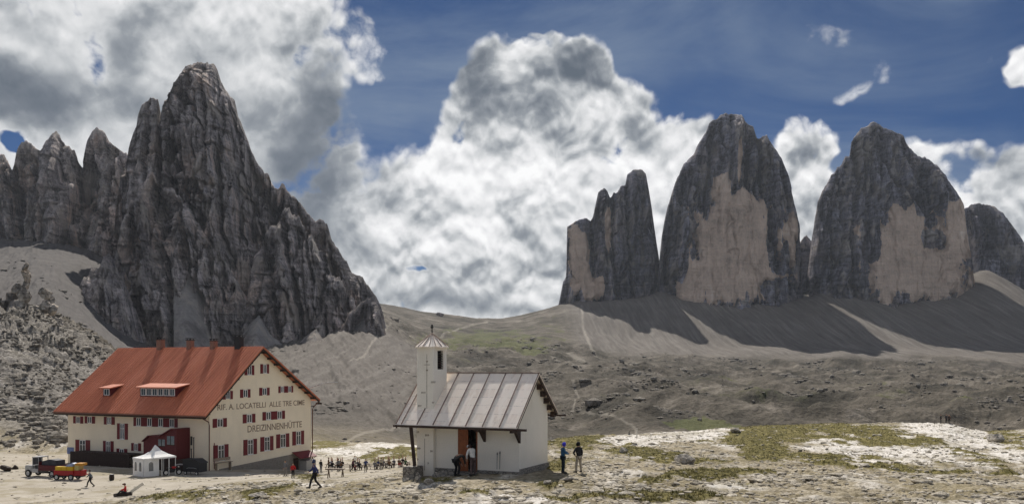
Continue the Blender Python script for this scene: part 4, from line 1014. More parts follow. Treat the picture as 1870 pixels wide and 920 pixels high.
def window(plane, px0, px1, py0, py1, panes=1, shutters=True, tall=False, lattice=True, wall_parent=hut):
    """plane 'g' (gable, x=0) or 'f' (front, y=0); the box is measured over the open shutters"""
    if plane == 'g':
        a = HF.hit(px0, (py0 + py1) / 2, (0, 0, 0), (1, 0, 0)); b = HF.hit(px1, (py0 + py1) / 2, (0, 0, 0), (1, 0, 0))
        s0, s1 = a.y, b.y
        pm = (px0 + px1) / 2; zt = HF.hit(pm, py0, (0, 0, 0), (1, 0, 0)).z; zb = HF.hit(pm, py1, (0, 0, 0), (1, 0, 0)).z
        M_ = Matrix(((0, 0, 1, 0), (1, 0, 0, 0), (0, 1, 0, 0), (0, 0, 0, 1)))      # s->y, z->z, out->x
    else:
        a = HF.hit(px0, (py0 + py1) / 2, (0, 0, 0), (0, 1, 0)); b = HF.hit(px1, (py0 + py1) / 2, (0, 0, 0), (0, 1, 0))
        s0, s1 = a.x, b.x
        pm = (px0 + px1) / 2; zt = HF.hit(pm, py0, (0, 0, 0), (0, 1, 0)).z; zb = HF.hit(pm, py1, (0, 0, 0), (0, 1, 0)).z
        M_ = Matrix(((1, 0, 0, 0), (0, 0, -1, 0), (0, 1, 0, 0), (0, 0, 0, 1)))
    # local (s, z, out)
    root = None
    n = panes; uw = (s1 - s0) / n; out = []
    for k in range(n):
        c0 = s0 + uw * k; c1 = c0 + uw
        sw = uw * .30 if shutters else 0
        g0, g1 = c0 + sw, c1 - sw
        fr = MB(); t = .07
        for (p, q) in (((g0, zb, .0), (g0 + t, zt, .09)), ((g1 - t, zb, 0), (g1, zt, .09)), ((g0 + t, zt - t, 0), (g1 - t, zt, .09)), ((g0 + t, zb, 0), (g1 - t, zb + t, .09))):
            fr.box2(p, q)
        gm = (g0 + g1) / 2
        fr.box2((gm - .04, zb + t, 0), (gm + .04, zt - t, .085))
        if zt - zb > 1.3: fr.box2((g0 + t, zt - (zt - zb) * .33, .0), (g1 - t, zt - (zt - zb) * .33 + .05, .08))
        fo = fr.build('window', M_WHITE, wall_parent, mtx=M_)
        gl = MB(); gl.box2((g0 + t, zb + t, .004), (g1 - t, zt - t, .035)); gl.build('pane', M_GLASS, fo, mtx=M_)
        if shutters:
            for (h0, h1) in ((c0 + .02, g0 - .01), (g1 + .01, c1 - .02)):
                sh = MB(); sh.box2((h0, zb - .04, .012), (h1, zt + .04, .06))
                nb = 3
                for i in range(nb): zc = zb + (zt - zb) * (i + .5) / nb; sh.box2((h0 + .05, zc - .03, .06), (h1 - .05, zc + .03, .085))
                sh.build('shutter', M_SHUT, fo, mtx=M_)
        if zt - zb > 1.0: sl = MB(); sl.box2((g0 - .05, zb - .07, 0), (g1 + .05, zb - .005, .16)); sl.build('sill', M_WHITE, fo, mtx=M_)
        out.append(fo)
    return out
for a in [('g', 446, 464, 667, 684), ('g', 475, 491, 665, 681), ('g', 406, 425, 714, 728), ('g', 438, 457, 711, 725), ('g', 473, 492, 708, 721), ('g', 508, 535, 705, 716, 2),
          ('g', 388, 414, 764, 779), ('g', 443, 466, 756, 771), ('g', 479, 520, 751, 765, 2),
          ('g', 389, 417, 812, 840), ('g', 444, 469, 802, 829), ('g', 475, 499, 797, 822), ('g', 504, 528, 792, 816), ('g', 533.5, 555, 787, 811), ('g', 479, 499, 842, 855), ('g', 504, 519, 839, 852),
          ('f', 134, 152.5, 760, 772), ('f', 155, 174, 760, 772), ('f', 190, 210, 761, 774), ('f', 244, 325, 763, 778, 4), ('f', 214, 234, 773, 801), ('f', 138, 165, 803, 829), ('f', 188.5, 208, 805, 831), ('f', 213, 233, 819, 832), ('f', 240, 258, 809, 822)]:
    window(*a)
# small dark hatch under the eave and the blue notice
def fbox(name, px0, px1, py0, py1, depth, m, off=0.0, par=None):
    a = HF.hit(px0, (py0 + py1) / 2, (0, 0, 0), (0, 1, 0)); b = HF.hit(px1, (py0 + py1) / 2, (0, 0, 0), (0, 1, 0))
    pm = (px0 + px1) / 2; zt = HF.hit(pm, py0, (0, 0, 0), (0, 1, 0)).z; zb = HF.hit(pm, py1, (0, 0, 0), (0, 1, 0)).z
    q = MB(); q.box2((a.x, -depth - off, zb), (b.x, .0 - off - .002, zt)); return q.build(name, m, par or hut)
fbox('hatch', 216, 233, 752, 759.5, .06, M_DRED)
fbox('notice_board', 123, 135, 816, 828, .05, paint('blue_notice', (.16, .21, .38), .6, var=.4))
fbox('vent_cover', 329, 334, 828, 832, .08, M_IRON)
fbox('wall_lamp', 349, 351.5, 796, 812, .12, M_IRON)

# lettering
def text_mesh(txt, name, width, height, m, parent, origin, M_, italic=0, ext=.02):
    cu = bpy.data.curves.new('t', 'FONT'); cu.body = txt; cu.size = 1; cu.extrude = .01; cu.resolution_u = 3; cu.offset = .006
    o = bpy.data.objects.new('t', cu); COL.objects.link(o)
    dg = bpy.context.evaluated_depsgraph_get(); dg.update()
    me = bpy.data.meshes.new_from_object(o.evaluated_get(dg)); bpy.data.objects.remove(o); bpy.data.curves.remove(cu)
    co = np.array([v.co[:] for v in me.vertices]); mn = co.min(0); mx = co.max(0)
    for v in me.vertices:
        c = Vector(((v.co.x - mn[0]) / (mx[0] - mn[0]) * width, (v.co.y) / .7 * height, (v.co.z - mn[2]) / (mx[2] - mn[2]) * ext))
        v.co = M_ @ (Vector(origin) + c)
    me.materials.clear(); me.materials.append(m); me.name = name
    return link(name, me, parent)
MG = Matrix(((0, 0, 1, 0), (1, 0, 0, 0), (0, 1, 0, 0), (0, 0, 0, 1)))
ya, za = gab(397, 752.5); yb, zb = gab(556, 734)
text_mesh('RIF. A. LOCATELLI  ALLE TRE CIME', 'lettering', yb - ya, .70, M_LET, hut, (ya, (za + zb) / 2 - .05, .004), MG)
ya, za = gab(452, 791); yb, zb = gab(551, 777)
text_mesh('DREIZINNENHÜTTE', 'lettering', yb - ya, .84, M_LET, hut, (ya, (za + zb) / 2, .004), MG)

# dormers
npl = Vector((0, -(RZ_ - ZL), RY - EL)).normalized()
def dormer(px0, px1, pyb, h, nwin, rx0, rx1):
    a = HF.hit(px0, pyb, (0, EL, ZL), npl); b = HF.hit(px1, pyb, (0, EL, ZL), npl)
    yf = (a.y + b.y) / 2; zf = zroof(yf); ms = (RZ_ - ZL) / (RY - EL); rs = .17; dy = h / (ms - rs)
    wl = MB(); wl.poly([(a.x, yf, zf - .1), (a.x, yf, zf + h), (a.x, yf + dy, zf + h + rs * dy), (a.x, yf + dy * .9, zf + ms * dy * .9 - .2)], (b.x - a.x, 0, 0))
    d = wl.build('dormer', M_DRED, hut)
    r = MB(); o = .5
    r.poly([(a.x - .35, yf - o, zf + h - rs * o), (a.x - .35, yf + dy + .6, zf + h + rs * (dy + .6)), (a.x - .35, yf + dy + .6, zf + h + rs * (dy + .6) + .14), (a.x - .35, yf - o, zf + h - rs * o + .14)], (b.x - a.x + .8, 0, 0))
    r.build('dormer_roof', M_RED, d)
    for k in range(nwin):
        x0 = a.x + .12 + (b.x - a.x - .24) * k / nwin; x1 = a.x + .12 + (b.x - a.x - .24) * (k + 1) / nwin
        f_ = MB()
        f_.box2((x0 + .06, yf - .05, zf + .14), (x0 + .14, yf - .003, zf + h - .12)); f_.box2((x1 - .14, yf - .05, zf + .14), (x1 - .06, yf - .003, zf + h - .12))
        f_.box2((x0 + .14, yf - .05, zf + .14), (x1 - .14, yf - .003, zf + .2)); f_.box2((x0 + .14, yf - .05, zf + h - .18), (x1 - .14, yf - .003, zf + h - .12))
        f_.box2(((x0 + x1) / 2 - .02, yf - .045, zf + .2), ((x0 + x1) / 2 + .02, yf - .004, zf + h - .18))
        f_.build('dormer_window', M_WHITE, d)
        g_ = MB(); g_.box2((x0 + .14, yf - .02, zf + .2), (x1 - .14, yf - .004, zf + h - .18)); g_.build('pane', M_GLASS, d)
dormer(188, 202, 723, 1.05, 1, 0, 0)
dormer(255, 322, 724, 1.15, 6, 0, 0)
# chimneys
for (px, wd, hh, m_) in ((294, .75, 1.3, M_BRICK), (348, .6, 1.1, M_BRICK), (391, .6, .95, M_BRICK), (437, .85, 1.45, M_IRON)):
    x = HF.hit(px, 635, (0, RY, 0), (0, 1, 0)).x
    c = MB(); c.box2((x - wd / 2, RY - .45, RZ_ - .8), (x + wd / 2, RY + .35, RZ_ + hh * .8)); ch = c.build('chimney', m_, roof)
    c = MB(); c.box2((x - wd / 2 - .08, RY - .53, RZ_ + hh * .8 + .002), (x + wd / 2 + .08, RY + .43, RZ_ + hh * .8 + .1))
    for sx in (-1, 1):
        for sy in (-.35, .25): c.box2((x + sx * wd * .4 - .04, RY + sy - .04, RZ_ + hh * .8 + .1), (x + sx * wd * .4 + .04, RY + sy + .04, RZ_ + hh * .8 + .26))
    c.box2((x - wd / 2 - .1, RY - .55, RZ_ + hh * .8 + .262), (x + wd / 2 + .1, RY + .45, RZ_ + hh * .8 + .32)); c.build('chimney_cap', M_IRON, roof)
# drainpipes
dp = MB(); dp.tube([(.5, EL - .05, ZL - .35), (.16, -.25, ZL - .9), (.12, -.12, ZL - 1.3), (.12, -.12, -.2)], .065, 8); dp.build('drainpipe', M_PIPE, hut)
dp = MB(); dp.tube([(.75, ER + .05, ZR - .3), (.3, HWD + .25, ZR - 1.0), (.15, HWD + .15, ZR - 1.4), (.15, HWD + .15, -2.6)], .075, 8); dp.build('drainpipe', M_PIPE, hut)
dp = MB(); dp.tube([(.10, .75, .2), (.10, .75, 3.3)], .05, 6); dp.build('pipe', M_SHUT, hut)
# gable awning over the basement door
ya, za = gab(532, 826); yb, zb = gab(563, 824); 
aw = MB(); aw.poly([(.11, ya, za), (.11, yb, za), (1.5, yb, za - .75), (1.5, ya, za - .75), ], (0, 0, .07)); aw.build('awning', M_SHUT, hut)
ab = MB()
for y_ in (ya + .1, yb - .1): ab.tube([(.11, y_, za - 1.5), (1.4, y_, za - .74)], .035, 6)
ab.build('awning_bracket', M_IRON, hut)
dr = MB(); dr.box2((.105, ya + .3, za - 3.0), (.16, ya + 1.3, za - .8)); dr.build('door', M_SOFF, hut)
dr = MB(); dr.box2((.105, ya + 1.6, za - 2.9), (1.3, yb, za - 1.2)); dr.build('porch_wall', paint('grey_panel', (.42, .40, .37), .8), hut)
bs = MB(); b0y, b0z = gab(388, 846); b1y, _ = gab(419, 846)
bs.box2((.12, b0y, b0z), (.55, b1y, b0z + .07)); bs.box2((.10, b0y, b0z + .25), (.14, b1y, b0z + .6))
for y_ in (b0y + .2, b1y - .3): bs.box2((.15, y_, b0z - 1.1), (.5, y_ + .1, b0z))
tag(bs.build('bench', paint('worn_wood', (.34, .27, .20), .85, var=.4), None, mtx=None), 'weathered wooden bench against the gable wall under its lowest left window', 'bench')
bo = bpy.data.objects['bench']; bo.location = HF.o; bo.rotation_euler = (0, 0, HF.rz)

# stair porch on the long front: dark red boarded, glazed
def fp(px, py, d=0): p = HF.hit(px, py, (0, -d, 0), (0, 1, 0)); return p
D_ = 2.2
pts = [fp(*q, D_) for q in ((262, 840), (262, 806), (273, 796), (293, 797), (314, 784), (322, 784), (322, 840))]
po = MB(); po.poly([(p.x, -D_, p.z) for p in pts], (0, D_ - .004, 0)); porch = po.build('stair_porch', M_DRED, hut)
rr = MB()
for a, b in zip(pts[1:5], pts[2:6]): rr.poly([(a.x, -D_ - .3, a.z + .01), (b.x, -D_ - .3, b.z + .01), (b.x, -D_ - .3, b.z + .13), (a.x, -D_ - .3, a.z + .13)], (0, D_ + .28, 0))
rr.build('porch_roof', M_DRED, porch)
M_GREYGL = glass_mat('grey_glass', (.07, .08, .085))
for (a0, a1, b0, b1) in ((289, 301, 802, 813), (305, 318, 796, 811)):
    p = fp(a0, b1, D_ + .02); q = fp(a1, b0, D_ + .02)
    g_ = MB(); g_.box2((p.x, -D_ - .03, p.z), (q.x, -D_ - .003, q.z)); po_ = g_.build('porch_window', M_GREYGL, porch)
    f_ = MB(); xm = (p.x + q.x) / 2; f_.box2((xm - .04, -D_ - .06, p.z), (xm + .04, -D_ - .031, q.z)); f_.box2((p.x - .07, -D_ - .06, p.z - .07), (q.x + .07, -D_ - .032, p.z)); f_.build('porch_frame', M_SOFF, porch)
# dark board wall added along the front, standing in for the shaded strip
M_BRD = paint('shade_strip_boards', (.05, .034, .028), .85, var=.4)
for (pa, pb, off_, hh_) in ((128, 238, 2.3, 1.75), (286, 338, 2.6, 1.5)):
    sh0 = fp(pa, 862, off_); sh1 = fp(pb, 862, off_); q = MB(); nb_ = int((sh1.x - sh0.x) / .17)
    for i in range(nb_):
        x = sh0.x + i * .17; q.box2((x, -off_ - .02 * (i % 2), -.8), (x + .165, -off_ + .04, hh_ + .04 * math.sin(i * 2.3)))
    q.box2((sh0.x, -off_ + .042, .5), (sh1.x, -off_ + .09, .62)); q.box2((sh0.x, -off_ + .042, hh_ - .4), (sh1.x, -off_ + .09, hh_ - .28))
    q.box2((sh0.x, -off_ + .1, hh_ - .12), (sh1.x, -.01, hh_ - .04))
    q.build('added_shade_strip_wall', M_BRD, hut)
# mast with its arm behind the right eave
q = MB(); q.tube([(-2, HWD + .8, 6.5), (-2, HWD + .8, 10.2)], .07, 6); q.tube([(-2, HWD + .8, 9.2), (-1.2, HWD + 1.6, 9.5), (0, HWD + 3, 10.1), (1.5, HWD + 4.3, 10.2)], .09, 6)
tag(q.build('mast', paint('grey_metal', (.45, .45, .44), .4, .5)), 'grey pole with a curved arm rising behind the right eave of the hut', 'mast')
mo = bpy.data.objects['mast']; mo.location = HF.o; mo.rotation_euler = (0, 0, HF.rz)
# ================================================================ the chapel
CF = Frame((.40, 49.7, -6.03), R(-24.6))
chapel = empty('chapel', CF.o, CF.rz, 'small white chapel with a pale sheet metal roof, wooden door and a square bell tower', 'chapel')
M_CW = plaster('chapel_plaster', (.84, .79, .70), (.60, .54, .45))
def roof_pale():
    m, nt, b = mat('pale_sheet_roof'); co = nt.node('ShaderNodeTexCoord').outputs['Object']
    br = nt.node('ShaderNodeTexBrick'); nt.put(br.inputs['Vector'], nt.mapping(co, scale=(1, 1.3, 1), loc=(.65, 0, 0)))
    br.inputs['Scale'].default_value = 1.0; br.inputs['Brick Width'].default_value = 1.05; br.inputs['Row Height'].default_value = .62; br.inputs['Mortar Size'].default_value = .010; br.offset = .0
    br.inputs['Color1'].default_value = (.95, .82, .69, 1); br.inputs['Color2'].default_value = (.78, .63, .50, 1); br.inputs['Mortar'].default_value = (.16, .11, .09, 1); br.inputs['Bias'].default_value = -.25
    st = nt.noise(nt.mapping(co, scale=(3.5, .8, .8)), 1, 6, .65, dist=.5); rust = nt.noise(nt.mapping(co, scale=(1.3, .6, .6)), 1.4, 6, .7)
    c = nt.mix(nt.smooth(st, .4, .62), br.outputs['Color'], (.95, .84, .72)); c = nt.mix(nt.smooth(rust, .55, .68, 0, .45), c, (.50, .36, .28))
    c = nt.mix(.25, c, (.95, .84, .72))
    nt.l.new(c, b.inputs['Base Color']); b.inputs['Metallic'].default_value = .0; b.inputs['Specular IOR Level'].default_value = .75; nt.l.new(nt.lin(rust, .3, .7, .36, .55), b.inputs['Roughness'])
    bump(nt, b, nt.noise(co, 2.5, 4, .6), .25, .05); return m
M_PALE = roof_pale()
M_TIMB = paint('chapel_timber', (.055, .035, .028), .75, var=.35)
M_SEAM = paint('roof_batten', (.22, .15, .12), .6, var=.3)
CRY, CRZ = 1.95, 5.68; CE0, CZ0 = -1.2, 2.72; CE1, CZ1 = 4.85, 3.32; CX0, CX1 = -7.37, .42
CL, CD = 6.45, 4.2
zc = lambda y: CZ0 + (y - CE0) * (CRZ - CZ0) / (CRY - CE0) if y <= CRY else CRZ - (y - CRY) * (CRZ - CZ1) / (CE1 - CRY)
# door opening in the front wall
dl = CF.hit(836, 820, (0, 0, 0), (0, 1, 0)).x; dr_ = CF.hit(872, 820, (0, 0, 0), (0, 1, 0)).x; DH = 2.55
w = MB()
w.poly([(0, 0, -1), (0, CD, -1), (0, CD, zc(CD) - .14), (0, CRY, CRZ - .14), (0, .0, zc(0) - .14)], (-.35, 0, 0))
w.poly([(-CL, 0, -1), (-CL, CD, -1), (-CL, CD, zc(CD) - .14), (-CL, CRY, CRZ - .14), (-CL, .0, zc(0) - .14)], (.35, 0, 0))
w.box2((-CL + .35, 0.0, -1), (dl, .35, zc(0) - .15)); w.box2((dr_, 0.0, -1), (-.35, .35, zc(0) - .15)); w.box2((dl, 0.0, DH), (dr_, .35, zc(0) - .15))
w.box2((-CL + .35, CD - .35, -1), (-.35, CD, zc(CD) - .15))
w.box2((-CL + .35, .35, .04), (-.35, CD - .35, .06))
wall = w.build('wall', M_CW, chapel)
r = MB(); r.poly([(CX1, CE0, CZ0), (CX1, CRY, CRZ), (CX1, CE1, CZ1), (CX1, CE1, CZ1 - .07), (CX1, CRY, CRZ - .08), (CX1, CE0, CZ0 - .07)], (CX0 - CX1, 0, 0))
croof = r.build('roof', M_PALE, chapel)
r = MB()
for k in range(0, 9):
    x = CX1 - .03 - 1.05 * k
    if x < CX0: x = CX0 + .04
    r.bar((x, CE0, CZ0 + .02), (x, CRY, CRZ + .02), .05, .06)
    r.bar((x, CRY, CRZ + .02), (x, CE1, CZ1 + .02), .05, .06)
r.bar((CX0, CRY, CRZ + .02), (CX1, CRY, CRZ + .02), .10, .05)
r.build('roof_batten', M_SEAM, croof)
for xx in (CX1 - .10, CX0 + .10):
    r = MB(); r.poly([(xx, CE0, CZ0 - .08), (xx, CRY, CRZ - .09), (xx, CE1, CZ1 - .08), (xx, CE1, CZ1 - .26), (xx, CRY, CRZ - .30), (xx, CE0, CZ0 - .24)], (.07 if xx > 0 else -.07, 0, 0))
    r.build('bargeboard', M_TIMB, croof)
r = MB(); r.bar((CX0 - .1, CE0 - .02, CZ0 - .10), (CX1 + .55, CE0 - .02, CZ0 - .12), .16, .13); r.build('gutter', M_TIMB, croof)
r = MB(); r.bar((CX0 + .2, CE1 - .1, CZ1 - .2), (CX1 + .55, CE1 - .1, CZ1 - .2), .12, .1); r.build('purlin', M_TIMB, croof)
for k in range(5):
    y = CRY + .55 + k * .52
    r = MB(); r.box2((.003, y, zc(y) - .52), (CX1 - .12, y + .2, zc(y) - .22)); r.build('rafter_end', M_TIMB, croof)
for px in (878, 942):
    x = CF.hit(px, 785, (0, -.5, 0), (0, 1, 0)).x
    r = MB(); r.box2((x - .1, CE0 + .08, CZ0 - .32), (x + .1, -.003, CZ0 - .17)); r.poly([(x - .08, -.003, CZ0 - .33), (x - .08, -.6, CZ0 - .33), (x - .08, -.003, CZ0 - .95)], (.16, 0, 0)); r.build('bracket', M_TIMB, chapel)
# corner post on its stone pier
px_ = CF.hit(752, 800, (0, CE0 + .12, 0), (0, 1, 0)).x
r = MB(); r.bar((px_ - .06, CE0 + .12, CZ0 - .16), (px_ + .16, CE0 + .18, .32), .17, .17); r.build('post', M_TIMB, chapel)
r = MB(); r.box2((px_ - .38, CE0 - .30, -.9), (px_ + .42, CE0 + .75, .30), bevel=.04); r.build('stone_pier', C_STONE, chapel)
# plinth
pl = MB(); pl.box2((-CL - .07, -.10, -1), (dl - .02, -.003, .16)); pl.build('plinth', C_STONE, chapel)
pl = MB(); pl.box2((dr_ + .02, -.10, -1), (.08, -.003, .16)); pl.box2((.003, -.003, -1), (.10, CD + .05, .30)); pl.build('plinth', C_STONE, chapel)
# step
r = MB(); r.box2((dl - .9, -1.05, -.8), (dr_ + .3, -.105, -.10), bevel=.03); r.build('step', C_STONE, chapel)
r = MB(); r.box2((dl - .5, -.7, -.098), (dr_ + .1, -.106, .06), bevel=.02); r.build('step', C_STONE, chapel)
# door
M_DOOR = paint('varnished_wood', (.28, .085, .028), .45, var=.3, scale=3)
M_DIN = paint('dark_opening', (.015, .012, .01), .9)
fr = MB(); fr.box2((dr_ - .09, .02, 0), (dr_, .2, DH)); fr.box2((dl, .02, 0), (dl + .09, .2, DH)); fr.box2((dl + .09, .02, DH - .1), (dr_ - .09, .2, DH)); door = fr.build('door_frame', M_DOOR, chapel)
r = MB()
for i in range(5):
    xa = dl + .1 + i * .115; r.box2((xa, -.02, .05), (xa + .108, .035, DH - .12))
r.box2((dl + .1, .036, .4), (dl + .67, .07, .55)); r.box2((dl + .1, .036, 1.9), (dl + .67, .07, 2.05)); dleaf = r.build('door', M_DOOR, chapel)
r = MB(); r.sphere((dl + .62, -.06, 1.1), .035); r.build('handle', M_IRON, dleaf)
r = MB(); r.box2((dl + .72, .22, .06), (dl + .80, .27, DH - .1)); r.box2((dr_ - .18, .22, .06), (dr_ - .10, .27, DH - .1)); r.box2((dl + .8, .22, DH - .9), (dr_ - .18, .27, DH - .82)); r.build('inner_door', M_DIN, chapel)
# interior altar wall seen dark: the room itself keeps it dark
# bell tower
TX0, TX1, TY0, TY1 = -6.46, -5.36, -.27, 1.35; TZ = 7.2
t = MB()
bx = CF.hit(799, 650, (TX1, 0, 0), (1, 0, 0)); bx2 = CF.hit(809.5, 650, (TX1, 0, 0), (1, 0, 0)); bz1 = CF.hit(804, 640, (TX1, 0, 0), (1, 0, 0)).z; bz0 = CF.hit(804, 674, (TX1, 0, 0), (1, 0, 0)).z
by0, by1 = bx.y, min(bx2.y, TY1 - .15)
th = .18
t.box2((TX0, TY0, -.9), (TX1 - th, TY1, TZ)); t.box2((TX1 - th, TY0, -.9), (TX1, by0, TZ)); t.box2((TX1 - th, by1, -.9), (TX1, TY1, TZ)); t.box2((TX1 - th, by0, -.9), (TX1, by1, bz0)); t.box2((TX1 - th, by0, bz1), (TX1, by1, TZ))
tower = t.build('bell_tower', M_CW, chapel)
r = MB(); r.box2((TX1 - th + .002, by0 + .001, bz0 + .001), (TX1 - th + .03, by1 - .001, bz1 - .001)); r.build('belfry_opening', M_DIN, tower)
r = MB()
for i in range(7): zz = bz0 + .08 + (bz1 - bz0 - .1) * i / 7; r.poly([(TX1 - .13, by0 + .01, zz), (TX1 - .02, by0 + .01, zz - .05), (TX1 - .02, by1 - .01, zz - .05), (TX1 - .13, by1 - .01, zz)], (0, 0, .015))
r.build('louvre', M_TIMB, tower)
tcx, tcy = (TX0 + TX1) / 2, (TY0 + TY1) / 2; ow, od = (TX1 - TX0) / 2 + .36, (TY1 - TY0) / 2 + .26
r = MB(); apex = r.bm.verts.new((tcx, tcy, TZ + .85)); N = 16; ring = []
for k in range(N):
    a = 2 * math.pi * k / N; ring.append(r.bm.verts.new((tcx + math.cos(a) * ow * 1.08, tcy + math.sin(a) * od * 1.02, TZ + (.02 if k % 2 else .06))))
low = [r.bm.verts.new(v.co + Vector((0, 0, -.06))) for v in ring]
for k in range(N): r.bm.faces.new((ring[k], ring[(k + 1) % N], apex)); r.bm.faces.new((low[k], low[(k + 1) % N], ring[(k + 1) % N], ring[k]))
r.bm.faces.new(low[::-1]); tr_ = r.build('tower_roof', M_PALE, tower)
r = MB()
for k in range(N): r.bar(ring_co[k] if False else (tcx + math.cos(2 * math.pi * k / N) * ow * 1.08, tcy + math.sin(2 * math.pi * k / N) * od * 1.02, TZ + (.04 if k % 2 else .08)), (tcx, tcy, TZ + .87), .03, .03)
r.build('roof_batten', paint('cap_batten', (.30, .21, .16), .6), tr_)
r = MB(); r.tube([(tcx, tcy, TZ + .8), (tcx, tcy, TZ + 1.12)], .035, 8); r.sphere((tcx, tcy, TZ + 1.2), .09); r.tube([(tcx, tcy, TZ + 1.24), (tcx, tcy, TZ + 1.36)], .05, 8); r.build('finial', M_IRON, tower)
# flashing where the tower leaves the roof
# sundial painted on the tower
M_DIAL = paint('faded_paint', (.36, .31, .25), .9, var=.5, scale=6)
r = MB(); yF = TY0 - .006
def tw(px, py): p = CF.hit(px, py, (0, TY0, 0), (0, 1, 0)); return p.x, p.z
def mark(px0, px1, py0, py1):
    a = tw(px0, py1); b = tw(px1, py0); r.box2((a[0], yF, a[1]), (b[0], TY0 - .001, b[1]))
mark(779, 780, 646, 745); mark(774, 785, 665, 666.2); mark(778, 781.5, 658, 661); mark(778, 781.5, 674, 677)
for (x, y, n) in ((787, 696, 4), (769, 715, 4), (763.5, 739, 3), (789, 733, 2)):
    for k in range(n): mark(x + k * 2.2, x + k * 2.2 + 1.2, y, y + 3.2)
    mark(x, x + n * 2.2, y, y + .6)
r.build('sundial', M_DIAL, tower)
r = MB()
mark(775, 776, 800, 858)
for (x, y, n) in ((776.5, 792, 3), (761, 816, 3), (786, 821, 2), (761, 786, 2), (762, 836, 1), (781, 843, 1)):
    for k in range(n): mark(x + k * 2.4, x + k * 2.4 + 1.3, y, y + 4)
    mark(x, x + n * 2.4, y + 1.6, y + 2.3)
r.build('sundial', M_DIAL, tower)
# interior floor keeps light out; trekking poles lean beside the door
for (pa, pb) in (((909, 826), (907.5, 856)), ((914, 824), (912.5, 856))):
    a = CF.hit(*pa, (0, -.06, 0), (0, 1, 0)); b = CF.hit(*pb, (0, -.35, 0), (0, 1, 0)); b.z = max(b.z, -.1)
    e = empty('trekking_pole', CF.loc2w((b.x, -.35, b.z)), CF.rz, 'thin black trekking pole leaning on the chapel front right of the door, the %s one' % ('left' if pa[0] < 911 else 'right'), 'trekking pole', 'trekking poles by the chapel door')
    d = Vector((a.x - b.x, .22, a.z - b.z))
    q = MB(); q.tube([(0, 0, 0), d], [.012, .016], 6); q.build('shaft', M_IRON, e)
    q = MB(); q.tube([d * .88, d * 1.02], [.03, .024], 8); q.build('grip', M_IRON, e)
# ================================================================ stones, turf, boulders
rs = np.random.RandomState(5)
def sample(weight, n, yr):
    wgt = (weight * ((YY > yr[0]) & (YY < yr[1])) * ((PX > -15) & (PX < 1885))).ravel()
    idx = rs.choice(wgt.size, n, p=wgt / wgt.sum())
    return XX.ravel()[idx], YY.ravel()[idx], Z.ravel()[idx]
def scatter(name, X, Y, Zz, size, tmplV, tmplF, m, squash=(1, 1, 1), sink=.3, smooth=False):
    n = len(X); k = len(tmplV)
    a = rs.rand(n) * 6.283; ca, sa = np.cos(a), np.sin(a)
    sc = np.stack([size * squash[0] * rs.uniform(.7, 1.4, n), size * squash[1] * rs.uniform(.7, 1.3, n), size * squash[2] * rs.uniform(.5, 1.2, n)], 1)
    L = tmplV[None] * sc[:, None]; L = L * (1 + rs.uniform(-.22, .22, (n, k, 1)))
    Xw = L[..., 0] * ca[:, None] - L[..., 1] * sa[:, None] + X[:, None]; Yw = L[..., 0] * sa[:, None] + L[..., 1] * ca[:, None] + Y[:, None]
    Zw = L[..., 2] + Zz[:, None] + (size * squash[2] * (1 - sink * 2) * .5)[:, None]
    V = np.stack([Xw, Yw, Zw], -1).reshape(-1, 3); Fc = (tmplF[None] + (np.arange(n) * k)[:, None, None]).reshape(-1, 3)
    return link(name, np_mesh(name, V, Fc, m, smooth))
t_ = bmesh.new(); bmesh.ops.create_icosphere(t_, subdivisions=1, radius=1); icV = np.array([v.co[:] for v in t_.verts]); t_.verts.ensure_lookup_table()
icF = np.array([[v.index for v in f.verts] for f in t_.faces]); t_.free()
def stone_tone(name, a, b_):
    m, nt, b = mat(name); co = nt.node('ShaderNodeTexCoord').outputs['Object']
    n1 = nt.noise(co, 1.7, 4, .6); n2 = nt.noise(co, 14, 4, .65)
    nt.l.new(nt.mix(nt.smooth(nt.add(nt.mul(n1, .6), nt.mul(n2, .4)), .36, .62), a, b_), b.inputs['Base Color']); b.inputs['Roughness'].default_value = .95; b.inputs['Specular IOR Level'].default_value = .1
    bump(nt, b, n2, .5, .05); return m
M_GRAV = stone_tone('limestone_rubble', (.17, .145, .105), (.58, .53, .44))
M_ROCK = stone_tone('grey_boulder', (.18, .165, .14), (.48, .44, .38))
wgt = (1 - grass * .8) * (1 - .80 * np.clip(flat, 0, 1)) * (1 - hill) * sstep(-.35, .35, fbm(XX / 3.5, YY / 7, 4, seed=71))
gx, gy, gz = sample(wgt, 20000, (29, 175))
sz = np.exp(rs.normal(-2.75, .5, len(gx))) * (1 + gy / 220)
tag(scatter('gravel', gx, gy, gz, np.clip(sz, .025, .34), icV, icF, M_GRAV, (1.25, 1, .5)), kind='stuff')
hx, hy, hz = sample(hill * sstep(-.3, .4, fbm(XX / 9, YY / 12, 4, seed=73)), 5200, (125, 330))
M_FLD = stone_tone('scree_blocks', (.07, .06, .048), (.33, .30, .255))
tag(scatter('boulder_field', hx, hy, hz, np.clip(np.exp(rs.normal(-1.35, .55, len(hx))), .1, 1.3), icV, icF, M_FLD, (1.3, 1, .75)), kind='stuff')
hx, hy, hz = sample(bowl * (1 - scree * .93) * sstep(.0, .5, fbm(XX / 60, YY / 90, 5, .6, seed=74)), 9000, (230, 1350))
tag(scatter('boulder_field', hx, hy, hz, np.clip(np.exp(rs.normal(-.9, .6, len(hx))) * (.6 + hy / 600), .2, 4.0), icV, icF, M_FLD, (1.3, 1, .7)), kind='stuff')
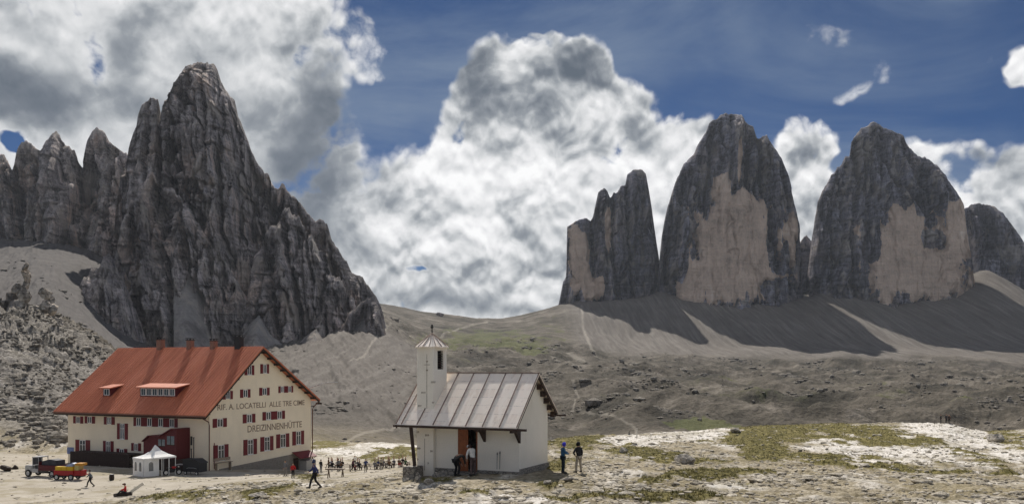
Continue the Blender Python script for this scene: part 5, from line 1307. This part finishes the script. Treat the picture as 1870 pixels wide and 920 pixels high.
# turf tufts
def grass_mat():
    m, nt, b = mat('turf_blades'); co = nt.node('ShaderNodeTexCoord').outputs['Object']
    n = nt.add(nt.mul(nt.noise(co, 1.4, 5, .65), .6), nt.mul(nt.noise(co, 11, 3, .6), .4))
    nt.l.new(nt.ramp(n, [(.36, (.05, .05, .014)), (.47, (.13, .12, .032)), (.56, (.22, .185, .06)), (.68, (.36, .29, .13))]), b.inputs['Base Color']); b.inputs['Roughness'].default_value = .8; return m
tfV = []; tfF = []
for k in range(5):
    a = k * 1.2566 + .3; r1 = .16; dx, dy = math.cos(a), math.sin(a); i0 = len(tfV)
    tfV += [(-dy * .16 + dx * .05, dx * .16 + dy * .05, -.25), (dy * .16 + dx * .05, -dx * .16 + dy * .05, -.25), (dx * .75, dy * .75, .9 - .25 * (k % 2))]; tfF.append((i0, i0 + 1, i0 + 2))
tx, ty, tz_ = sample(np.clip(grass, 0, 1) ** 2 * near, 26000, (36, 175))
tag(scatter('grass', tx, ty, tz_, np.exp(rs.normal(-2.55, .35, len(tx))) * (1 + ty / 260), np.array(tfV, float), np.array(tfF), grass_mat(), (1, 1, .9), .5), kind='stuff')

def boulder(px, py, w, h, label, seed, d=.8, name='boulder', m=None, yr=(30, 260), par=True):
    g = ground(px, py, yr); s = g.y / F
    q = MB(); q.blob((0, 0, h * s * .35), (w * s / 2, w * s / 2 * d, h * s * .62), seed, 3, .45)
    for v in q.bm.verts: v.co += Vector((1, 1, 1)) * float(perlin(v.co.x / (w * s) * 6, v.co.z / (w * s) * 6 + v.co.y * 3, seed)) * w * s * .06
    o = q.build(name, m or M_ROCK); o.location = g; o.rotation_euler = (0, 0, seed * .7)
    return tag(o, label, 'boulder')
boulder(1252, 846, 42, 19, 'long grey cracked boulder lying above the green grass bank right of the chapel', 3)
boulder(1140, 826, 20, 12, 'dark lichened boulder at the left edge of the flat rocks right of the walkers', 5)
boulder(1757, 772, 17, 8, 'small dark rock on the skyline beside the distant hikers', 6)
boulder(1578, 852, 24, 6, 'low dark stone half buried in the pale slab at right', 8)
boulder(1000, 884, 20, 9, 'grey stone lying in front of the two walkers, nearest the chapel', 11)
boulder(1037, 878, 26, 9, 'flat brown stone just below the walker with the blue hood', 12)
boulder(1345, 790, 26, 10, 'brown slab edge at the left end of the grassy crest', 14)
boulder(1815, 806, 46, 15, 'broad pale ledge block on the right crest above the grass hollow', 15)
boulder(765, 879, 18, 19, 'upright pale stone slab leaning against the foot of the bell tower', 21, m=C_STONE)
boulder(781, 884, 23, 13, 'white angular block lying in front of the bell tower', 22)
boulder(796, 870, 17, 11, 'dark grey stone beside the white block at the tower foot', 23)
boulder(808, 868, 20, 12, 'brown rounded stone between the tower and the chapel step', 25)
boulder(742, 878, 18, 10, 'low dark stone left of the pier under the corner post', 26)
boulder(12, 860, 26, 14, 'dark rounded rock at the far left edge of the yard', 31, m=M_SOFF)
boulder(28, 856, 16, 10, 'smaller dark rock at the foot of the left hillside', 32, m=M_SOFF)
boulder(470, 905, 40, 7, 'long white stone ledge at the bottom edge between seated person and walker', 33)
boulder(545, 900, 22, 8, 'pale stone just left of the striding blue walker', 34)
g = ground(1163, 800, (60, 200))
q = MB(); q.tube([(0, 0, -.1), (.02, 0, 1.25)], .07, 6); q.build('cairn_post', paint('bleached_wood', (.55, .52, .46), .9, var=.2))
tag(bpy.data.objects['cairn_post'], 'short pale marker post on the crest left of the grass hollow', 'post'); bpy.data.objects['cairn_post'].location = g
for (px, py, h, lb) in ((1149, 793, .7, 'little stone cairn just left of the pale marker post'),):
    g = ground(px, py, (60, 200)); q = MB()
    for k in range(6): q.blob((0.03 * (k % 3 - 1), 0, .06 + k * h / 6), (.22 - k * .025, .2 - k * .022, .075), 40 + k, 2, .3)
    o = q.build('cairn', M_ROCK); o.location = g; tag(o, lb, 'cairn')

# ================================================================ things round the hut
M_CANVAS = paint('white_canvas', (.80, .79, .76), .75, var=.07, scale=2)
M_CLEAR = glass_mat('clear_film', (.05, .055, .06))
g0 = P(262, 872.5, 97.5); TF = Frame(g0, R(-38)); TF.o.z = min(zat(TF.o.x, TF.o.y), zat(TF.o.x + .8, TF.o.y + 1)) 
tent = empty('party_tent', TF.o, TF.rz, 'white party tent with arched windows and peaked roofs standing in front of the hut', 'tent'); tent.scale = (.80, .80, .80)
tw_, td_, thh = 2.75, 2.3, 2.55
def arch_wall(name, o_, ax, L, H, wins):
    """wall panel with arched clear windows; local (s,z) along axis ax"""
    T = lambda s, z, out=0: Vector((o_[0] + ax[0] * s + ax[1] * out, o_[1] + ax[1] * s - ax[0] * out, z))
    q = MB(); q.poly([T(0, 0), T(L, 0), T(L, H), T(0, H)], T(0, 0, -.04) - T(0, 0)); wl_ = q.build(name, M_CANVAS, tent)
    for (c, ww, z0_, z1_) in wins:
        pts = [T(c - ww / 2, z0_, .012), T(c + ww / 2, z0_, .012)]
        for k in range(9): a = math.pi * k / 8; pts.append(T(c + math.cos(a) * ww / 2, z1_ - ww / 2 + math.sin(a) * ww / 2, .012))
        q = MB(); q.poly(pts, T(0, 0, .006) - T(0, 0)); wo_ = q.build('arched_window', M_CLEAR, wl_)
        q = MB(); q.tube(pts + [pts[0]], .03, 5, False); q.build('window_edge', M_CANVAS, wo_)
arch_wall('wall_panel', (-tw_, 0), (1, 0), tw_, thh, [(.75, .62, .75, 2.05), (1.95, .62, .75, 2.05)])
arch_wall('wall_panel', (0, 0), (0, 1), td_, thh, [(1.1, .72, .75, 2.05)])
def canopy(name, x0, x1, y0, y1, z0_, zp, cx_=None, cy_=None, skirt=.22):
    q = MB(); cx_ = (x0 + x1) / 2 if cx_ is None else cx_; cy_ = (y0 + y1) / 2 if cy_ is None else cy_
    rings = []
    for t, zz in ((0, z0_ - skirt), (0, z0_), (.35, z0_ + (zp - z0_) * .20), (.7, z0_ + (zp - z0_) * .52), (.97, zp)):
        rings.append([q.bm.verts.new((a + (cx_ - a) * t, b + (cy_ - b) * t, zz)) for a, b in ((x0, y0), (x1, y0), (x1, y1), (x0, y1))])
    for r0, r1 in zip(rings[:-1], rings[1:]):
        for k in range(4): q.bm.faces.new((r0[k], r0[(k + 1) % 4], r1[(k + 1) % 4], r1[k]))
    q.bm.faces.new(rings[-1]); q.bm.faces.new(rings[1][::-1]); return q.build(name, M_CANVAS, tent)
canopy('canopy', -tw_ - .06, .06, -.06, td_ + .06, thh, thh + .75, -1.3, 1.5)
canopy('canopy', -tw_ + .1, .55, 1.3, 4.6, thh + .06, thh + 1.65, -1.35, 2.5, skirt=.22)
for (x, y) in ((.4, 2.5), (.5, 3.5), (.5, 4.5), (-1.1, 4.5), (-tw_ + .2, 4.5)):
    q = MB(); q.tube([(x, y, -.5), (x, y, thh + .05)], .05, 6); q.build('tent_pole', M_CANVAS, tent)
# wheels helper
M_TYRE = paint('tyre_rubber', (.025, .024, .023), .85); M_RIM = paint('pale_rim', (.62, .60, .56), .5); M_CR = paint('red_paint', (.36, .022, .022), .45, var=.2); M_YEL = paint('yellow_crate', (.62, .40, .02), .5, var=.15)
M_GRY = paint('grey_steel', (.42, .42, .42), .4, .5, var=.25); M_DRK = paint('black_steel', (.03, .03, .032), .5)
def wheel(par, x, y, z, r, w_=.18, name='wheel'):
    q = MB(); n = 20
    prof = [(r * .62, -w_ / 2), (r * .93, -w_ / 2), (r, -w_ * .3), (r, w_ * .3), (r * .93, w_ / 2), (r * .62, w_ / 2)]
    rg = [[q.bm.verts.new((x + rr * math.cos(a), y + yy, z + rr * math.sin(a))) for (rr, yy) in prof] for a in [2 * math.pi * k / n for k in range(n)]]
    for k in range(n):
        for j in range(6): q.bm.faces.new((rg[k][j], rg[(k + 1) % n][j], rg[(k + 1) % n][(j + 1) % 6], rg[k][(j + 1) % 6]))
    wo_ = q.build(name, M_TYRE, par, smooth=True)
    q = MB(); q.cyl((x, y, z), r * .615, w_ * .6, 'Y', 16); q.cyl((x, y - w_ * .33, z), r * .2, w_ * .3, 'Y', 10); q.build('rim', M_RIM, wo_)
def place(px, py, yr, rz): g = ground(px, py, yr); return g, Frame(g, rz)
# red trailer with yellow crates
g, _ = place(122, 875, (80, 120), 0); tr = empty('trailer', g, R(-8), 'red flat trailer loaded with yellow and red crates parked in front of the hut', 'trailer')
q = MB(); q.box2((-1.1, -.6, .50), (2.1, .6, .60)); q.box2((-1.1, -.62, .60), (1.1, -.56, 1.02)); q.box2((-1.1, .56, .6), (1.1, .62, 1.02)); q.box2((-1.12, -.56, .6), (-1.06, .56, 1.02)); q.box2((1.06, -.56, .6), (1.12, .56, 1.02)); q.build('bed', M_CR, tr)
q = MB(); q.box2((-1.1, -.3, .34), (2.0, .3, .498)); q.bar((-1.1, 0, .45), (-2.2, 0, .40), .08, .08); q.build('chassis', M_DRK, tr)
for x in (-.75, .9): 
    for y in (-.62, .62): wheel(tr, x, y, .31, .31)
for k in range(3):
    q = MB(); x0 = -1.0 + k * .68; q.box2((x0, -.5, .62), (x0 + .62, .0, 1.42)); q.box2((x0 - .015, -.515, 1.34), (x0 + .635, .01, 1.40))
    o = q.build('crate', M_YEL); o.location = g; o.rotation_euler = (0, 0, R(-8)); tag(o, ['yellow crate at the left end of the red trailer', 'middle yellow crate of the row on the red trailer', 'yellow crate at the right of the row on the red trailer'][k], 'crate', 'yellow crates on the trailer')
def on_tr(name, a, b, m_, label, cat, ribs=True):
    q = MB(); q.box2(a, b)
    if ribs:
        q.box2((a[0] - .015, a[1] - .015, b[2] - .09), (b[0] + .015, b[1] + .015, b[2] - .04)); q.box2((a[0] - .01, a[1] - .01, a[2] + .05), (b[0] + .01, b[1] + .01, a[2] + .09))
    o = q.build(name, m_); o.location = g; o.rotation_euler = (0, 0, R(-8)); tag(o, label, cat)
on_tr('crate', (1.2, -.5, .605), (2.0, .45, 1.05), M_CR, 'red crate standing on the rear end of the trailer under a straw coloured one', 'crate')
on_tr('crate', (1.22, -.48, 1.055), (1.68, .4, 1.55), paint('straw_crate', (.42, .36, .14), .6), 'straw coloured crate stacked on the red crate of the trailer', 'crate')
on_tr('crate', (1.3, -.46, 1.555), (2.1, .4, 1.80), paint('orange_crate', (.55, .26, .03), .5), 'shallow orange crate topmost on the rear stack of the trailer', 'crate')
q = MB(); q.poly([(-.1, -.3, 1.44), (.9, -.35, 1.44), (1.05, -.3, 1.72), (.75, -.2, 1.80), (.1, -.2, 1.55)], (0, .6, 0)); o = q.build('tarpaulin', paint('blue_white_tarp', (.36, .42, .58), .5, var=.5, scale=2)); o.location = g; o.rotation_euler = (0, 0, R(-8)); tag(o, 'crumpled blue and white tarpaulin on top of the yellow crates', 'tarpaulin')
# grey transporter
g, _ = place(72, 869, (85, 125), 0); gv = g; tv = empty('transporter', g, R(-18), 'old grey open transporter with dark red load bed left of the trailer', 'utility vehicle')
q = MB(); q.box2((-1.35, -.7, .55), (-.35, .7, 1.25), bevel=.06); q.box2((-1.42, -.6, .62), (-1.35, .6, 1.1)); q.build('bonnet', M_GRY, tv)
q = MB(); q.box2((-.35, -.72, .5), (.55, .72, .9)); q.box2((-.3, -.70, 2.15), (.6, .70, 2.24))
for x in (-.3, .52):
    for y in (-.68, .62): q.box2((x, y, .9), (x + .06, y + .06, 2.15))
q.build('cab', M_GRY, tv)
q = MB(); q.box2((-.31, -.6, 1.3), (-.29, .6, 2.1)); q.build('windscreen', M_CLEAR, tv)
q = MB(); q.box2((-.1, -.5, .9), (.4, -.05, 1.3)); q.box2((.3, -.5, 1.3), (.4, -.05, 1.75)); q.build('seat', M_DRK, tv)
q = MB(); q.box2((.66, -.8, .75), (3.3, .8, .85)); q.box2((.66, -.8, .85), (3.3, -.74, 1.35)); q.box2((.66, .74, .85), (3.3, .8, 1.35)); q.box2((3.24, -.74, .85), (3.3, .74, 1.35)); q.box2((.66, -.74, .85), (.72, .74, 1.7)); q.build('load_bed', M_DRED, tv)
q = MB(); q.box2((-1.2, -.4, .42), (3.2, .4, .548)); q.build('chassis', M_DRK, tv)
for y in (-.42, .42): q = MB(); q.cyl((-1.44, y, .95), .11, .08, 'X', 12); q.build('headlight', M_RIM, tv)
for x in (-.85, 2.5):
    for y in (-.68, .68): wheel(tv, x, y, .40, .40, .24)
def on_tv(name, q, m_, label, cat): o = q.build(name, m_); o.location = gv; o.rotation_euler = (0, 0, R(-18)); tag(o, label, cat)
q = MB(); q.poly([(.9, -.6, .86), (3.1, -.6, .86), (3.0, -.6, 1.9), (2.0, -.6, 2.0), (1.0, -.6, 1.75)], (0, 1.2, 0)); on_tv('covered_load', q, paint('dark_tarp', (.04, .04, .05), .6, var=.5, scale=2), 'dark tarpaulin covered load on the bed of the grey transporter', 'load')
# keg
g = ground(204, 877, (80, 120)); q = MB(); q.tube([(0, 0, 0), (0, 0, .12), (0, 0, .32), (0, 0, .54), (0, 0, .64)], [.20, .24, .265, .24, .20], 16); k_ = empty('keg', g, 0, 'small dark wooden keg with pale lid standing alone in the yard', 'barrel'); q.build('staves', M_SOFF, k_)
q = MB(); q.cyl((0, 0, .655), .19, .03, 'Z', 16); q.build('lid', M_GRY, k_)
for z in (.12, .52): q = MB(); q.cyl((0, 0, z), .252, .04, 'Z', 16); q.build('hoop', M_IRON, k_)
# motorcycle
g = ground(315, 867, (80, 125)); mc = empty('motorcycle', g, R(35), 'motorcycle with bright lamps parked between the white tent and the black box', 'motorcycle')
for x in (-.7, .7): wheel(mc, x, 0, .32, .32, .12)
q = MB(); q.tube([(-.7, 0, .32), (-.35, 0, .55), (.25, 0, .5), (.5, 0, .95), (.7, 0, .32)], .04, 8); q.box2((-.3, -.13, .3), (.2, .13, .6), bevel=.04); q.build('frame', M_DRK, mc)
q = MB(); q.sphere((.15, 0, .86), .22, (1.3, .75, .7)); q.build('tank', M_CR, mc)
q = MB(); q.box2((-.65, -.13, .78), (-.05, .13, .88), bevel=.03); q.build('seat', M_DRK, mc)
q = MB(); q.tube([(.35, -.36, 1.08), (.5, -.1, 1.04), (.5, .1, 1.04), (.35, .36, 1.08)], .018, 6); q.build('handlebar', M_GRY, mc)
for y in (-.1, .1): q = MB(); q.cyl((.66, y, .92), .085, .08, 'X', 12); q.build('headlight', M_RIM, mc)
# black box with flues
g = ground(356, 866, (80, 125)); bx_ = empty('smoker_oven', g, R(-22), 'black metal oven trailer with two thin flue pipes standing at the hut corner', 'oven')
q = MB(); q.poly([(-1.2, -.6, .35), (1.2, -.6, .35), (1.2, -.6, 1.35), (.5, -.6, 1.75), (-1.2, -.6, 1.65)], (0, 1.2, 0)); q.build('oven_body', M_DRK, bx_)
q = MB(); q.poly([(-1.3, -.68, 1.66), (.5, -.68, 1.77), (1.3, -.68, 1.33), (1.3, -.68, 1.40), (.5, -.68, 1.84), (-1.3, -.68, 1.73)], (0, 1.36, 0)); q.build('lid', M_DRK, bx_)
for (x, h_) in ((-.7, 2.8), (-.35, 4.1)): q = MB(); q.tube([(x, .2, 1.72), (x, .2, h_)], .055, 8); q.cyl((x, .2, h_ + .05), .1, .08, 'Z', 10); q.build('flue', M_IRON, bx_)
q = MB(); q.tube([(-.6, -.66, .75), (-.3, -.70, .82), (.5, -.70, .82), (.8, -.66, .75)], .025, 6); q.build('handle', M_GRY, bx_)
for x in (-.8, .8): wheel(bx_, x, -.62, .22, .22, .12)
# serving table beside it
g = ground(330, 866, (80, 125)); st_ = empty('serving_table', g + Vector((0, 1.0, 0)), R(-24), 'dark folding table with grey top between motorcycle and black oven', 'table')
q = MB(); q.box2((-.9, -.35, .98), (.75, .35, 1.04)); q.build('tabletop', M_GRY, st_)
for x in (-.8, .65):
    for y in (-.3, .3): q = MB(); q.box2((x - .03, y - .03, -.1), (x + .03, y + .03, .978)); q.build('leg', M_DRK, st_)
# plank and seat where the person in red sits
g = ground(228, 906, (55, 95)); 
lg = MB(); lg.tube([(-.95, -.1, .12), (-.3, 0, .20), (.6, .05, .26)], [.15, .19, .18], 10); o = lg.build('log', paint('dark_log', (.05, .04, .033), .9, var=.4)); o.location = g; tag(o, 'dark split log the person in red sits on at the bottom left', 'log')
lg = MB(); lg.bar((.45, .15, .36), (1.5, .45, 1.15), .34, .26); o = lg.build('plank', paint('pale_plank', (.62, .58, .50), .8)); o.location = g; tag(o, 'pale thick plank slanting up beside the person in red', 'plank')
gsit = g

# ================================================================ people
NAVY = (.03, .05, .16); BLK = (.02, .02, .022); GRY = (.16, .16, .17); TAN = (.42, .37, .29); RED = (.50, .03, .03); WHT = (.66, .65, .62); BRN = (.16, .09, .05)
person(ground(165, 889, (60, 120)), 250, 'walk', 'person in a blue-grey jacket and dark trousers striding across the yard', (.10, .12, .15), BLK)
person(gsit + Vector((0.05, -.02, .06)), 250, 'sitlow', 'seated person in a bright red jacket with legs stretched over a dark log', RED, BLK, ('cap', (.10, .03, .03)))
person(ground(575, 893, (45, 80)), 262, 'walk', 'person in dark blue jacket and black trousers walking past the hut corner', (.035, .045, .15), BLK, ('hood', (.04, .05, .12)), scale=.98)
person(ground(521, 869, (80, 125)), 200, 'stand', 'person in grey coat standing beside the basement windows of the hut', GRY, (.22, .20, .18), scale=.98)
person(ground(535, 873, (80, 125)), 150, 'stand', 'small person in a red jacket standing under the red awning', RED, BLK, scale=.86)
person(ground(834, 869, (44, 60)), 40, 'bend', 'person in dark clothes stooping low in front of the chapel door', (.06, .058, .055), BLK, ('hair', (.05, .035, .025)), scale=1.02)
person(ground(864, 869, (44, 60)), -40, 'lean', 'person in a white jacket and pale cap leaning forward at the chapel door', WHT, (.11, .075, .07), ('cap', (.75, .73, .70)), scale=1.05)
person(ground(1028, 864, (44, 60)), 78, 'show', 'walker in a teal blue jacket with bright blue hood right of the chapel', (.03, .10, .20), (.015, .025, .035), ('hood', (.05, .05, .50)))
person(ground(1057, 863, (44, 60)), -35, 'hip', 'walker in a black jacket and beige trousers with hand on hip', BLK, (.33, .29, .235), ('hood', (.012, .012, .012)))
def crest(px, y0_=130, y1_=185):
    j = int(np.searchsorted(pxs, px)); r_ = [(HY - Z[i, j] / ys[i] * F, i) for i in range(nr) if y0_ < ys[i] < y1_]; v, i = min(r_); return P(px, v + .4, ys[i])
person(crest(1718), 120, 'stand', 'distant hiker in black on the right crest, the one standing apart at left', BLK, BLK, sub=1)
person(crest(1728), 170, 'stand', 'distant hiker in dark grey on the right crest, middle of the three', (.05, .05, .055), BLK, sub=1)
person(crest(1733), 200, 'walk', 'distant hiker in dark brown on the right crest, rightmost of the three', (.06, .045, .04), BLK, sub=1)

# terrace behind the hut: tables and guests
M_WOOD = paint('table_wood', (.13, .09, .06), .8, var=.3)
def picnic(px, py, rz, label, n_, Y=None):
    g = ground(px, py, (105, 175)) if Y is None else ground(px, py, Y)
    t = empty('picnic_table', g, rz, label, 'picnic table', 'wooden tables on the terrace')
    q = MB(); q.box2((-.95, -.36, .70), (.95, .36, .75)); q.build('tabletop', M_WOOD, t)
    for s in (-1, 1):
        q = MB(); q.box2((-.95, s * .72 - .13, .42), (.95, s * .72 + .13, .46)); q.build('seat', M_WOOD, t)
    for x in (-.7, .7):
        for s in (-1, 1): q = MB(); q.bar((x, s * .18, .69), (x, s * .62, -.05), .08, .05); q.build('leg', M_WOOD, t)
        q = MB(); q.box2((x + .05, -.82, .36), (x + .11, .82, .418)); q.build('crossbar', M_WOOD, t)
    return g
cols = [('dark blue', NAVY), ('black', BLK), ('red', RED), ('grey', GRY), ('white', WHT), ('brown', BRN), ('green', (.06, .11, .05)), ('purple', (.12, .03, .12)), ('light blue', (.14, .22, .36)), ('beige', TAN)]
tabs = [(606, 857, 'first'), (630, 857, 'second'), (655, 857.5, 'third'), (682, 856, 'fourth'), (710, 854, 'fifth'), (738, 852, 'sixth')]
rd = random.Random(4)
side_n = ['nearer left seat', 'nearer right seat', 'farther left seat', 'farther right seat']
for i, (px, py, nm) in enumerate(tabs):
    rz = R(rd.uniform(-25, 5)); g = picnic(px, py, rz, 'brown wooden table with attached seats, %s of the row counted from the hut' % nm, i)
    for k, (sx, sy) in enumerate(((-.5, -.74), (.5, -.74), (-.5, .74), (.45, .74))):
        if rd.random() < .22: continue
        cn, cc_ = rd.choice([cols[0], cols[1], cols[1], cols[3], cols[3], cols[5], cols[6], cols[7], cols[8], cols[9], cols[0], cols[2], cols[4]]); v = Matrix.Rotation(rz, 3, 'Z') @ Vector((sx, sy, 0))
        person(g + v + Vector((0, 0, -.0)), -math.degrees(rz) + (0 if sy < 0 else 180) + rd.uniform(-15, 15), 'sit', 'seated guest in %s on the %s of the %s terrace table' % (cn, side_n[k], nm), cc_, cols[rd.randrange(1, 4)][1] if rd.random() < .8 else BLK,
               ('hair', rd.choice([(.05, .03, .02), (.18, .12, .06), (.02, .02, .02)])) if rd.random() < .6 else ('cap', cols[rd.randrange(10)][1]), group='guests at the terrace tables', sub=1)
for (px, py, pose, hd, c_, lb) in [(586, 862, 'stand', 30, BLK, 'standing guest in black between the hut corner and the first terrace table'), (600, 858, 'stand', 90, BRN, 'standing guest in brown near the first terrace table'),
        (618, 860, 'stand', 200, GRY, 'standing guest in grey between first and second terrace table'), (644, 861, 'walk', 100, (.10, .03, .05), 'guest in dark red walking in front of the second terrace table'), (668, 861, 'stand', 170, NAVY, 'standing guest in navy in front of the third terrace table'),
        (648, 852, 'stand', 180, WHT, 'standing guest in white behind the terrace tables'), (696, 857, 'stand', 20, TAN, 'standing guest in beige between fourth and fifth terrace table')]:
    person(ground(px, py, (105, 175)), hd, pose, lb, c_, BLK if c_ != BLK else GRY, sub=1, scale=rd.uniform(.94, 1.03))
g = ground(613, 871, (70, 125)); tt = empty('trestle_table', g, R(-6), 'low brown trestle table standing alone in front of the terrace tables', 'table')
q = MB(); q.box2((-.75, -.3, .68), (.75, .3, .74)); q.build('tabletop', M_WOOD, tt)
for x in (-.6, .6):
    for s in (-1, 1): q = MB(); q.bar((x, 0, .67), (x, s * .28, -.05), .07, .05); q.build('leg', M_WOOD, tt)
# distant cairn on the saddle and the needle
g = ground(804, 577, (1200, 2300)); q = MB(); q.blob((0, 0, 3), (9, 7, 6), 77, 3, .4); o = q.build('rock_knob', M_left); o.location = g; tag(o, 'tiny rock knob on the skyline of the saddle', 'rock')
# ================================================================ air
def haze_box():
    mb = MB(); mb.box2((-2600, -60, -45), (2600, 3250, 640))
    m = bpy.data.materials.new('haze'); m.use_nodes = True; t = m.node_tree
    for n in list(t.nodes): t.nodes.remove(n)
    o = t.nodes.new('ShaderNodeOutputMaterial'); v = t.nodes.new('ShaderNodeVolumePrincipled')
    v.inputs['Color'].default_value = (.80, .88, 1, 1); v.inputs['Density'].default_value = HAZE; v.inputs['Anisotropy'].default_value = 0.2
    t.links.new(v.outputs[0], o.inputs['Volume'])
    ob = mb.build('haze', m); tag(ob, kind='stuff'); return ob
HAZE = 0.000028
haze_box()
